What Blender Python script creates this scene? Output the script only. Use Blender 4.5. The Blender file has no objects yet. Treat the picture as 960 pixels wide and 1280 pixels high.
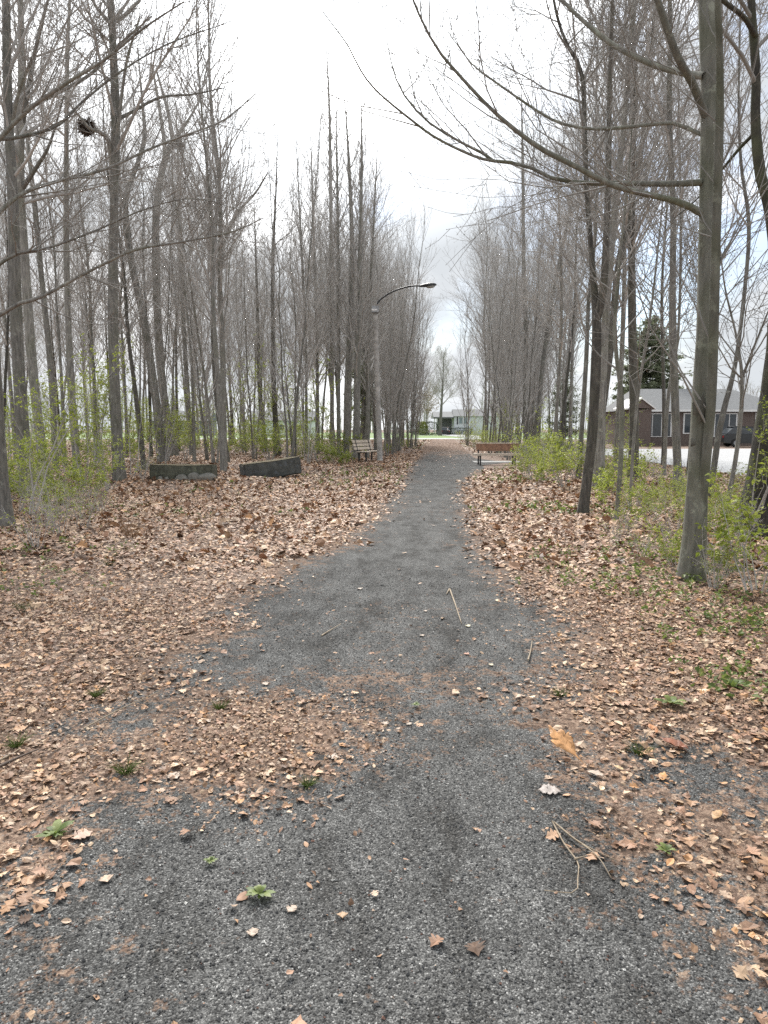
import bpy, bmesh, math, random
import numpy as np
from mathutils import Vector, Matrix
PI = math.pi
rnd = random.Random(7)
sc = bpy.context.scene
C = sc.collection

# ------------------------------------------------------------------ camera model
F, CX, CY, HZ, CAMH = 900.0, 480.0, 640.0, 535.0, 1.5
TH = math.atan((CY - HZ) / F)
FW = np.array([0, math.cos(TH), -math.sin(TH)]); UP = np.array([0, math.sin(TH), math.cos(TH)]); RT = np.array([1.0, 0, 0])
CAM = np.array([0, 0, CAMH])
def ray(u, v): return FW + (u - CX) / F * RT - (v - CY) / F * UP
def G(u, v, h=0.0):
    d = ray(u, v); t = (h - CAMH) / d[2]; return CAM + d * t
def W(u, v, depth):
    d = ray(u, v); return CAM + d * (depth / d[1])
def to_px(p):
    q = np.asarray(p) - CAM; z = q @ FW
    return CX + F * (q @ RT) / z, CY - F * (q @ UP) / z

# ------------------------------------------------------------------ object helpers
def link(o, parent=None):
    C.objects.link(o)
    if parent is not None: o.parent = parent
    return o
def tag(o, label=None, cat=None, group=None, kind=None):
    if label: o['label'] = label
    if cat: o['category'] = cat
    if group: o['group'] = group
    if kind: o['kind'] = kind
    return o
def empty(name, loc=(0, 0, 0), rz=0, label=None, cat=None, group=None):
    o = bpy.data.objects.new(name, None); o.empty_display_size = 0.1
    o.location = tuple(loc); o.rotation_euler = (0, 0, rz)
    link(o); return tag(o, label, cat, group)
def mesh_np(name, V, F4=None, F3=None, mat=None, smooth=True, col=None):
    me = bpy.data.meshes.new(name)
    V = np.asarray(V, dtype=np.float32).reshape(-1, 3)
    F4 = np.zeros((0, 4), int) if F4 is None or len(F4) == 0 else np.asarray(F4, int)
    F3 = np.zeros((0, 3), int) if F3 is None or len(F3) == 0 else np.asarray(F3, int)
    nl = len(F4) * 4 + len(F3) * 3; nf = len(F4) + len(F3)
    me.vertices.add(len(V)); me.vertices.foreach_set('co', V.ravel())
    me.loops.add(nl); me.polygons.add(nf)
    me.loops.foreach_set('vertex_index', np.concatenate([F4.ravel(), F3.ravel()]).astype(np.int32))
    st = np.concatenate([np.arange(len(F4)) * 4, len(F4) * 4 + np.arange(len(F3)) * 3]).astype(np.int32)
    me.polygons.foreach_set('loop_start', st)
    me.polygons.foreach_set('use_smooth', np.full(nf, smooth, dtype=bool))
    me.update(calc_edges=True); me.validate()
    if col is not None:
        a = me.color_attributes.new('Col', 'FLOAT_COLOR', 'POINT')
        c = np.ones((len(V), 4), np.float32); c[:, :3] = col; a.data.foreach_set('color', c.ravel())
    if mat: me.materials.append(mat)
    return me
def obj_np(name, V, F4, F3, mat, parent=None, smooth=True, col=None):
    return link(bpy.data.objects.new(name, mesh_np(name, V, F4, F3, mat, smooth, col)), parent)
def obj_bm(name, bm, mat, parent=None, smooth=False, bevel=0.0):
    if bevel:
        bmesh.ops.bevel(bm, geom=[e for e in bm.edges if e.is_manifold and e.calc_face_angle(0) > 0.6], offset=bevel, segments=2, affect='EDGES', profile=0.6)
    bmesh.ops.recalc_face_normals(bm, faces=bm.faces)
    me = bpy.data.meshes.new(name); bm.to_mesh(me); bm.free()
    if mat: me.materials.append(mat)
    for p in me.polygons: p.use_smooth = smooth
    return link(bpy.data.objects.new(name, me), parent)
def box(bm, x0, x1, y0, y1, z0, z1):
    vs = [bm.verts.new((x, y, z)) for z in (z0, z1) for y in (y0, y1) for x in (x0, x1)]
    for f in ((0, 2, 3, 1), (4, 5, 7, 6), (0, 1, 5, 4), (1, 3, 7, 5), (3, 2, 6, 7), (2, 0, 4, 6)): bm.faces.new([vs[i] for i in f])
def prism(bm, prof, axis, a, b):
    """extrude a closed 2D profile along an axis ('x' : prof is (y,z); 'y' : prof is (x,z))"""
    def p(q, t): return (t, q[0], q[1]) if axis == 'x' else (q[0], t, q[1])
    A = [bm.verts.new(p(q, a)) for q in prof]; B = [bm.verts.new(p(q, b)) for q in prof]
    n = len(prof)
    bm.faces.new(A); bm.faces.new(B[::-1])
    for i in range(n): bm.faces.new((A[i], B[i], B[(i + 1) % n], A[(i + 1) % n]))
def copy_tree(o, parent=None):
    c = o.copy(); C.objects.link(c)
    if parent is not None: c.parent = parent
    for ch in o.children: copy_tree(ch, c)
    return c

# ------------------------------------------------------------------ tube geometry (vectorised)
class Geo:
    def __init__(s): s.V = []; s.Q = []; s.T = []; s.n = 0
    def tubes(s, P, R, sides, cap=False):
        P = np.asarray(P, float); R = np.asarray(R, float)
        B, n, _ = P.shape
        if B == 0: return
        T = np.gradient(P, axis=1); T /= np.linalg.norm(T, axis=2, keepdims=True) + 1e-9
        m = T.mean(axis=1); ref = np.where(np.abs(m[:, 2:3]) > 0.8, np.array([[1.0, 0, 0]]), np.array([[0, 0, 1.0]]))
        X = np.cross(T, ref[:, None, :]); X /= np.linalg.norm(X, axis=2, keepdims=True) + 1e-9
        Y = np.cross(T, X)
        a = np.arange(sides) / sides * 2 * PI
        ring = P[:, :, None, :] + R[:, :, None, None] * (np.cos(a)[None, None, :, None] * X[:, :, None, :] + np.sin(a)[None, None, :, None] * Y[:, :, None, :])
        s.V.append(ring.reshape(-1, 3))
        b = np.arange(B)[:, None, None] * n * sides; i = np.arange(n - 1)[None, :, None] * sides; k = np.arange(sides)[None, None, :]; k2 = (k + 1) % sides
        q = np.stack([b + i + k, b + i + k2, b + i + sides + k2, b + i + sides + k], -1).reshape(-1, 4) + s.n
        s.Q.append(q)
        if cap:
            for bb in range(B):
                for row in (0, n - 1):
                    ids = [s.n + bb * n * sides + row * sides + j for j in range(sides)]
                    for j in range(1, sides - 1): s.T.append(np.array([[ids[0], ids[j], ids[j + 1]]]))
        s.n += B * n * sides
    def add(s, V, Q=None, T=None):
        if Q is not None and len(Q): s.Q.append(np.asarray(Q) + s.n)
        if T is not None and len(T): s.T.append(np.asarray(T) + s.n)
        s.V.append(np.asarray(V, float).reshape(-1, 3)); s.n += len(s.V[-1])
    def out(s):
        return (np.concatenate(s.V) if s.V else np.zeros((0, 3)), np.concatenate(s.Q) if s.Q else None, np.concatenate(s.T) if s.T else None)
    def obj(s, name, mat, parent=None, smooth=True, col=None): return obj_np(name, *s.out(), mat, parent, smooth, col)
    def mesh(s, name, mat, smooth=True): return mesh_np(name, *s.out(), mat, smooth)
    def leaves(s, rng, P, size, up=0.4):
        """small folded leaves, one per row of P"""
        n = len(P)
        if n == 0: return
        d = rng.normal(size=(n, 3)); d[:, 2] = d[:, 2] * 0.5 - 0.1; d /= np.linalg.norm(d, axis=1, keepdims=True)
        nn = rng.normal(size=(n, 3)) * 0.6 + np.array([0, 0, 1.0]); sd = np.cross(d, nn); sd /= np.linalg.norm(sd, axis=1, keepdims=True)
        up_ = np.cross(sd, d); L = size * rng.uniform(0.6, 1.3, (n, 1))
        v0 = P; v1 = P + d * L * 0.45 + sd * L * 0.32 + up_ * L * 0.12; v2 = P + d * L - up_ * L * 0.1; v3 = P + d * L * 0.45 - sd * L * 0.32 + up_ * L * 0.12
        V = np.stack([v0, v1, v2, v3], 1).reshape(-1, 3); b = np.arange(n)[:, None] * 4
        s.add(V, None, np.concatenate([b + np.array([[0, 1, 2]]), b + np.array([[0, 2, 3]])]))

def smooth_path(pts, n):
    pts = np.asarray(pts, float)
    P = np.vstack([2 * pts[0] - pts[1], pts, 2 * pts[-1] - pts[-2]])
    d = np.concatenate([[0], np.cumsum(np.linalg.norm(np.diff(pts[:, :3], axis=0), axis=1))])
    out = []
    for t in np.linspace(0, d[-1], n):
        i = min(max(np.searchsorted(d, t, side='right') - 1, 0), len(pts) - 2)
        f = (t - d[i]) / max(d[i + 1] - d[i], 1e-9)
        p0, p1, p2, p3 = P[i], P[i + 1], P[i + 2], P[i + 3]
        out.append(0.5 * ((2 * p1) + (-p0 + p2) * f + (2 * p0 - 5 * p1 + 4 * p2 - p3) * f ** 2 + (-p0 + 3 * p1 - 3 * p2 + p3) * f ** 3))
    return np.array(out)
def grow(rng, p, d, L, n, wob, up):
    B = len(p); pts = [p]; d = d / np.linalg.norm(d, axis=1, keepdims=True)
    for i in range(n):
        d = d + rng.normal(size=(B, 3)) * wob + np.array([0, 0, up]); d /= np.linalg.norm(d, axis=1, keepdims=True)
        p = p + d * (L / n)[:, None]; pts.append(p)
    return np.stack(pts, 1)
def spawn(rng, P, R, cnt, t0, t1, ang, angj, upb=0.0):
    """P (B,n,3) parents, cnt (B) children each -> base, dir, parent radius there, t"""
    B, n, _ = P.shape; idx = np.repeat(np.arange(B), cnt)
    if len(idx) == 0: return np.zeros((0, 3)), np.zeros((0, 3)), np.zeros(0), np.zeros(0), idx
    t = rng.uniform(t0, t1, len(idx)); s = t * (n - 1); i = np.clip(s.astype(int), 0, n - 2); f = (s - i)[:, None]
    base = P[idx, i] * (1 - f) + P[idx, i + 1] * f; tan = P[idx, i + 1] - P[idx, i]; tan /= np.linalg.norm(tan, axis=1, keepdims=True) + 1e-9
    pr = R[idx, i] * (1 - f[:, 0]) + R[idx, i + 1] * f[:, 0]
    q = rng.normal(size=(len(idx), 3)); q -= (q * tan).sum(1, keepdims=True) * tan; q /= np.linalg.norm(q, axis=1, keepdims=True) + 1e-9
    a = ang + rng.normal(size=(len(idx), 1)) * angj
    d = tan * np.cos(a) + q * np.sin(a); d[:, 2] += upb
    return base, d, pr, t, idx
def taper(r0, r1, n): return r0[:, None] + (r1 - r0)[:, None] * np.linspace(0, 1, n)[None, :] ** 0.8
def buds(geo, rng, P, size):
    n = len(P)
    if n == 0: return
    s = (size * rng.uniform(0.5, 1.3, (n, 1)))
    o = np.array([[1, 0, 0], [-0.5, 0.85, 0], [-0.5, -0.85, 0], [0, 0, 1.5], [0, 0, -1.0]])
    V = (P[:, None, :] + o[None] * s[:, :, None]).reshape(-1, 3); b = np.arange(n)[:, None] * 5
    T = np.concatenate([b + np.array([[i, (i + 1) % 3, 3]]) for i in range(3)] + [b + np.array([[(i + 1) % 3, i, 4]]) for i in range(3)])
    geo.add(V, None, T)
def sub_branches(geo, rng, P1, R1, L1, k2=3.1, k3=3.5, k4=3.4, l2=0.48, l3=(0.35, 0.95), l4=(0.15, 0.45), thick=1.5, up2=0.06, bud=0.009, t0=0.18, ang=0.75):
    """levels 2..4 of a crown on first-order limbs"""
    cnt = np.maximum(1, rng.poisson(np.maximum(L1 * k2, 0.5)))
    b, d, pr, t, ix = spawn(rng, P1, R1, cnt, t0, 0.98, ang, 0.2, 0.18)
    L2 = np.clip(L1[ix] * l2 * (1.15 - t) * rng.uniform(0.6, 1.4, len(ix)) + 0.3, 0.35, 3.2)
    P2 = grow(rng, b, d, L2, 4, 0.13, up2); R2 = taper(np.minimum(pr * 0.65, (0.0035 + 0.0032 * L2) * thick), np.full(len(ix), 0.0022 * thick), 5)
    geo.tubes(P2, R2, 4)
    b, d, pr, t, ix = spawn(rng, P2, R2, np.maximum(1, rng.poisson(L2 * k3)), 0.1, 1.0, 0.7, 0.2, 0.12)
    L3 = rng.uniform(l3[0], l3[1], len(ix)) * np.clip(L2[ix], 0.5, 1.4)
    P3 = grow(rng, b, d, L3, 3, 0.14, up2); R3 = taper(np.minimum(pr * 0.8, 0.0034 * thick), np.full(len(ix), 0.0018 * thick), 4)
    geo.tubes(P3, R3, 3)
    b, d, pr, t, ix = spawn(rng, P3, R3, rng.poisson(L3 * k4), 0.15, 1.0, 0.7, 0.25, 0.1)
    L4 = rng.uniform(l4[0], l4[1], len(ix))
    P4 = grow(rng, b, d, L4, 2, 0.12, up2); R4 = taper(np.full(len(ix), 0.0024 * thick), np.full(len(ix), 0.0014 * thick), 3)
    geo.tubes(P4, R4, 3)
    if bud:
        e = np.concatenate([P4[:, -1], P3[:, -1], P4[::2, 1]]); buds(geo, rng, e[rng.random(len(e)) < 0.75], bud)
def trunk_geo(geo, rng, P, R, sides=12, flare=0.32):
    """trunk with root flare and slightly lumpy section"""
    P = np.asarray(P); R = np.asarray(R).copy(); n = len(P)
    h = P[:, 2] - P[0, 2]
    T = np.gradient(P, axis=0); T /= np.linalg.norm(T, axis=1, keepdims=True)
    X = np.cross(T, np.array([[0, 1.0, 0]])); X /= np.linalg.norm(X, axis=1, keepdims=True); Y = np.cross(T, X)
    a = np.arange(sides) / sides * 2 * PI; ph = rng.uniform(0, 6.28, 3)
    lob = 0.5 + 0.5 * np.cos(a * 4 + ph[0]) * np.cos(a * 1 + ph[1])
    rr = R[:, None] * (1 + flare * np.exp(-np.maximum(h, 0) / (R[0] * 2.2))[:, None] * (0.35 + 0.65 * lob[None]) + 0.05 * np.sin(a[None] * 2 + h[:, None] * 1.3 + ph[2]) + 0.03 * rng.normal(size=(n, sides)))
    ring = P[:, None] + rr[..., None] * (np.cos(a)[None, :, None] * X[:, None] + np.sin(a)[None, :, None] * Y[:, None])
    i = np.arange(n - 1)[:, None] * sides; k = np.arange(sides)[None]; k2 = (k + 1) % sides
    geo.add(ring.reshape(-1, 3), np.stack([i + k, i + k2, i + sides + k2, i + sides + k], -1).reshape(-1, 4))

# ------------------------------------------------------------------ materials
def new_mat(name):
    m = bpy.data.materials.new(name); m.use_nodes = True; nt = m.node_tree
    return m, nt, nt.nodes, nt.links, nt.nodes['Principled BSDF']
def N(ns, typ, **kw):
    n = ns.new(typ)
    for k, v in kw.items():
        if k in n.inputs.keys(): n.inputs[k].default_value = v
        else: setattr(n, k, v)
    return n
def ramp(ns, stops):
    r = ns.new('ShaderNodeValToRGB'); e = r.color_ramp.elements
    while len(e) < len(stops): e.new(0.5)
    for x, (p, c) in zip(e, stops): x.position = p; x.color = (*c, 1) if len(c) == 3 else c
    return r
def plain(name, col, rough=0.6, metal=0.0, var=0.25, scale=8.0, bump=0.0):
    m, nt, ns, ln, b = new_mat(name)
    tc = ns.new('ShaderNodeTexCoord'); no = N(ns, 'ShaderNodeTexNoise', Scale=scale, Detail=5.0)
    ln.new(tc.outputs['Object'], no.inputs['Vector'])
    r = ramp(ns, [(0.3, tuple(c * (1 - var) for c in col)), (0.7, tuple(min(1, c * (1 + var)) for c in col))])
    ln.new(no.outputs['Fac'], r.inputs['Fac']); ln.new(r.outputs['Color'], b.inputs['Base Color'])
    b.inputs['Roughness'].default_value = rough; b.inputs['Metallic'].default_value = metal
    if bump:
        bp = N(ns, 'ShaderNodeBump', Strength=bump, Distance=0.01); ln.new(no.outputs['Fac'], bp.inputs['Height']); ln.new(bp.outputs['Normal'], b.inputs['Normal'])
    return m
def bark(name, dark, light, moss=0.25, scale=1.0):
    m, nt, ns, ln, b = new_mat(name)
    tc = ns.new('ShaderNodeTexCoord'); oi = ns.new('ShaderNodeObjectInfo')
    mp = N(ns, 'ShaderNodeMapping'); mp.inputs['Scale'].default_value = (22 * scale, 22 * scale, 3.2 * scale)
    ln.new(tc.outputs['Object'], mp.inputs['Vector'])
    n1 = N(ns, 'ShaderNodeTexNoise', Scale=1.0, Detail=7.0, Roughness=0.65); ln.new(mp.outputs['Vector'], n1.inputs['Vector'])
    n2 = N(ns, 'ShaderNodeTexNoise', Scale=2.2, Detail=4.0); ln.new(tc.outputs['Object'], n2.inputs['Vector'])
    r1 = ramp(ns, [(0.34, dark), (0.68, light)]); ln.new(n1.outputs['Fac'], r1.inputs['Fac'])
    # pale lichen blotches
    n3 = N(ns, 'ShaderNodeTexNoise', Scale=7.0, Detail=6.0, Roughness=0.7); ln.new(tc.outputs['Object'], n3.inputs['Vector'])
    r3 = ramp(ns, [(0.56, (0, 0, 0)), (0.66, (0.75, 0.75, 0.75))]); ln.new(n3.outputs['Fac'], r3.inputs['Fac'])
    mx = N(ns, 'ShaderNodeMixRGB'); ln.new(r3.outputs['Color'], mx.inputs['Fac']); ln.new(r1.outputs['Color'], mx.inputs['Color1']); mx.inputs['Color2'].default_value = (light[0] * 1.35, light[1] * 1.42, light[2] * 1.35, 1)
    # mossy green low on the stem
    r2 = ramp(ns, [(0.45, (0, 0, 0)), (0.65, (moss, moss, moss))]); ln.new(n2.outputs['Fac'], r2.inputs['Fac'])
    mg = N(ns, 'ShaderNodeMixRGB'); ln.new(r2.outputs['Color'], mg.inputs['Fac']); ln.new(mx.outputs['Color'], mg.inputs['Color1']); mg.inputs['Color2'].default_value = (0.10, 0.115, 0.05, 1)
    hs = N(ns, 'ShaderNodeHueSaturation'); mr = N(ns, 'ShaderNodeMapRange'); mr.inputs['To Min'].default_value = 0.75; mr.inputs['To Max'].default_value = 1.3
    ln.new(oi.outputs['Random'], mr.inputs['Value']); ln.new(mr.outputs['Result'], hs.inputs['Value']); ln.new(mg.outputs['Color'], hs.inputs['Color'])
    ln.new(hs.outputs['Color'], b.inputs['Base Color']); b.inputs['Roughness'].default_value = 0.9
    bp = N(ns, 'ShaderNodeBump', Strength=0.7, Distance=0.02); ln.new(n1.outputs['Fac'], bp.inputs['Height']); ln.new(bp.outputs['Normal'], b.inputs['Normal'])
    return m
def leafy(name, stops, transl=0.35, scale=3.0):
    m, nt, ns, ln, b = new_mat(name)
    geo = ns.new('ShaderNodeNewGeometry'); r = ramp(ns, stops); ln.new(geo.outputs['Random Per Island'], r.inputs['Fac'])
    ln.new(r.outputs['Color'], b.inputs['Base Color']); b.inputs['Roughness'].default_value = 0.55
    tr = ns.new('ShaderNodeBsdfTranslucent'); mx = N(ns, 'ShaderNodeMixShader'); mx.inputs[0].default_value = transl
    ln.new(r.outputs['Color'], tr.inputs['Color']); ln.new(b.outputs[0], mx.inputs[1]); ln.new(tr.outputs[0], mx.inputs[2])
    ln.new(mx.outputs[0], ns['Material Output'].inputs['Surface'])
    return m
def litter_mat(name):
    m, nt, ns, ln, b = new_mat(name)
    at = N(ns, 'ShaderNodeAttribute', attribute_name='Col'); tc = ns.new('ShaderNodeTexCoord')
    no = N(ns, 'ShaderNodeTexNoise', Scale=60.0, Detail=4.0); ln.new(tc.outputs['Object'], no.inputs['Vector'])
    r = ramp(ns, [(0.3, (0.7, 0.68, 0.66)), (0.7, (1.2, 1.2, 1.2))]); ln.new(no.outputs['Fac'], r.inputs['Fac'])
    mx = N(ns, 'ShaderNodeMixRGB', blend_type='MULTIPLY'); mx.inputs['Fac'].default_value = 1; ln.new(at.outputs['Color'], mx.inputs['Color1']); ln.new(r.outputs['Color'], mx.inputs['Color2'])
    ln.new(mx.outputs['Color'], b.inputs['Base Color']); b.inputs['Roughness'].default_value = 0.6; b.inputs['Specular IOR Level'].default_value = 0.35
    return m
def duff_nodes(ns, ln, vec):
    """ground cover of shredded leaves: colour and height sockets"""
    v = N(ns, 'ShaderNodeTexVoronoi', Scale=42.0); v2 = N(ns, 'ShaderNodeTexVoronoi', Scale=105.0); nz = N(ns, 'ShaderNodeTexNoise', Scale=1.1, Detail=6.0)
    wz = N(ns, 'ShaderNodeTexNoise', Scale=18.0, Detail=3.0); ad = N(ns, 'ShaderNodeMixRGB', blend_type='ADD'); ad.inputs['Fac'].default_value = 0.06
    ln.new(vec, wz.inputs['Vector']); ln.new(vec, ad.inputs['Color1']); ln.new(wz.outputs['Color'], ad.inputs['Color2'])
    for q in (v, v2): ln.new(ad.outputs['Color'], q.inputs['Vector'])
    ln.new(vec, nz.inputs['Vector'])
    s = N(ns, 'ShaderNodeSeparateColor'); ln.new(v.outputs['Color'], s.inputs['Color']); s2 = N(ns, 'ShaderNodeSeparateColor'); ln.new(v2.outputs['Color'], s2.inputs['Color'])
    r = ramp(ns, [(0.0, (0.06, 0.043, 0.035)), (0.3, (0.145, 0.10, 0.076)), (0.6, (0.255, 0.175, 0.132)), (0.85, (0.36, 0.265, 0.2)), (1.0, (0.48, 0.38, 0.3))])
    md = N(ns, 'ShaderNodeMath', operation='ADD'); ml = N(ns, 'ShaderNodeMath', operation='MULTIPLY'); ml.inputs[1].default_value = 0.5
    ln.new(s.outputs['Red'], md.inputs[0]); ln.new(s2.outputs['Green'], md.inputs[1]); ln.new(md.outputs[0], ml.inputs[0]); ln.new(ml.outputs[0], r.inputs['Fac'])
    r2 = ramp(ns, [(0.3, (0.62, 0.6, 0.58)), (0.7, (1.1, 1.1, 1.08))]); ln.new(nz.outputs['Fac'], r2.inputs['Fac'])
    mx = N(ns, 'ShaderNodeMixRGB', blend_type='MULTIPLY'); mx.inputs['Fac'].default_value = 1; ln.new(r.outputs['Color'], mx.inputs['Color1']); ln.new(r2.outputs['Color'], mx.inputs['Color2'])
    return mx.outputs['Color'], ml.outputs[0]
def ground_mat():
    m, nt, ns, ln, b = new_mat('leaf_mould')
    tc = ns.new('ShaderNodeTexCoord'); c, h = duff_nodes(ns, ln, tc.outputs['Object'])
    ln.new(c, b.inputs['Base Color']); b.inputs['Roughness'].default_value = 0.9
    bp = N(ns, 'ShaderNodeBump', Strength=0.6, Distance=0.02); ln.new(h, bp.inputs['Height']); ln.new(bp.outputs['Normal'], b.inputs['Normal'])
    return m
def path_mat():
    m, nt, ns, ln, b = new_mat('gravel')
    tc = ns.new('ShaderNodeTexCoord'); vec = tc.outputs['Object']
    dc, dh = duff_nodes(ns, ln, vec)
    v = N(ns, 'ShaderNodeTexVoronoi', Scale=165.0); v2 = N(ns, 'ShaderNodeTexVoronoi', Scale=260.0)
    big = N(ns, 'ShaderNodeTexNoise', Scale=2.1, Detail=12.0, Roughness=0.74); mid = N(ns, 'ShaderNodeTexNoise', Scale=9.0, Detail=5.0)
    st = N(ns, 'ShaderNodeMapping'); st.inputs['Scale'].default_value = (1.6, .7, 1); ln.new(vec, st.inputs['Vector'])
    for q in (v, v2, mid): ln.new(vec, q.inputs['Vector'])
    ln.new(st.outputs['Vector'], big.inputs['Vector'])
    s = N(ns, 'ShaderNodeSeparateColor'); ln.new(v.outputs['Color'], s.inputs['Color']); s2 = N(ns, 'ShaderNodeSeparateColor'); ln.new(v2.outputs['Color'], s2.inputs['Color'])
    av = N(ns, 'ShaderNodeMath', operation='ADD'); hv = N(ns, 'ShaderNodeMath', operation='MULTIPLY'); hv.inputs[1].default_value = 0.5
    ln.new(s.outputs['Red'], av.inputs[0]); ln.new(s2.outputs['Blue'], av.inputs[1]); ln.new(av.outputs[0], hv.inputs[0])
    r = ramp(ns, [(0.08, (0.027, 0.027, 0.0265)), (0.4, (0.067, 0.067, 0.066)), (0.66, (0.126, 0.126, 0.122)), (0.85, (0.21, 0.209, 0.203)), (0.97, (0.44, 0.435, 0.42))])
    ln.new(hv.outputs[0], r.inputs['Fac'])
    rb = ramp(ns, [(0.38, (0.56, 0.55, 0.54)), (0.5, (0.95, 0.95, 0.95)), (0.62, (1.25, 1.25, 1.25))]); ln.new(big.outputs['Fac'], rb.inputs['Fac'])
    m1 = N(ns, 'ShaderNodeMixRGB', blend_type='MULTIPLY'); m1.inputs['Fac'].default_value = 1; ln.new(r.outputs['Color'], m1.inputs['Color1']); ln.new(rb.outputs['Color'], m1.inputs['Color2'])
    # duff share comes from the vertex attribute (distance to the clear gravel), frayed by noise
    at = N(ns, 'ShaderNodeAttribute', attribute_name='Col'); sa = N(ns, 'ShaderNodeSeparateColor'); ln.new(at.outputs['Color'], sa.inputs['Color'])
    cmb = N(ns, 'ShaderNodeMath', operation='ADD'); mm = N(ns, 'ShaderNodeMath', operation='MULTIPLY_ADD'); mm.inputs[1].default_value = 1.5; mm.inputs[2].default_value = -0.75
    fine = N(ns, 'ShaderNodeTexNoise', Scale=55.0, Detail=5.0); ln.new(vec, fine.inputs['Vector'])
    mm2 = N(ns, 'ShaderNodeMath', operation='MULTIPLY_ADD'); mm2.inputs[1].default_value = 1.3; mm2.inputs[2].default_value = -0.65; ln.new(fine.outputs['Fac'], mm2.inputs[0])
    ln.new(mid.outputs['Fac'], mm.inputs[0]); ln.new(sa.outputs['Red'], cmb.inputs[0]); ln.new(mm.outputs[0], cmb.inputs[1])
    cm2 = N(ns, 'ShaderNodeMath', operation='ADD'); ln.new(cmb.outputs[0], cm2.inputs[0]); ln.new(mm2.outputs[0], cm2.inputs[1])
    rf = ramp(ns, [(0.42, (0, 0, 0)), (0.62, (0.92, 0.92, 0.92))]); ln.new(cm2.outputs[0], rf.inputs['Fac'])
    m2 = N(ns, 'ShaderNodeMixRGB'); ln.new(rf.outputs['Color'], m2.inputs['Fac']); ln.new(m1.outputs['Color'], m2.inputs['Color1']); ln.new(dc, m2.inputs['Color2'])
    ln.new(m2.outputs['Color'], b.inputs['Base Color']); b.inputs['Roughness'].default_value = 0.95; b.inputs['Specular IOR Level'].default_value = 0.1
    bp = N(ns, 'ShaderNodeBump', Strength=0.6, Distance=0.006); ln.new(v.outputs['Distance'], bp.inputs['Height']); bp.invert = True; ln.new(bp.outputs['Normal'], b.inputs['Normal'])
    return m
def brick_mat():
    m, nt, ns, ln, b = new_mat('red_brick'); tc = ns.new('ShaderNodeTexCoord')
    mp = N(ns, 'ShaderNodeMapping'); mp.inputs['Rotation'].default_value = (PI / 2, 0, 0); ln.new(tc.outputs['Object'], mp.inputs['Vector'])
    br = ns.new('ShaderNodeTexBrick'); br.inputs['Scale'].default_value = 4.5; br.inputs['Color1'].default_value = (0.125, 0.092, 0.08, 1); br.inputs['Color2'].default_value = (0.095, 0.068, 0.06, 1); br.inputs['Mortar'].default_value = (0.3, 0.26, 0.23, 1)
    ln.new(mp.outputs['Vector'], br.inputs['Vector']); ln.new(br.outputs['Color'], b.inputs['Base Color']); b.inputs['Roughness'].default_value = 0.85
    return m
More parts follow.
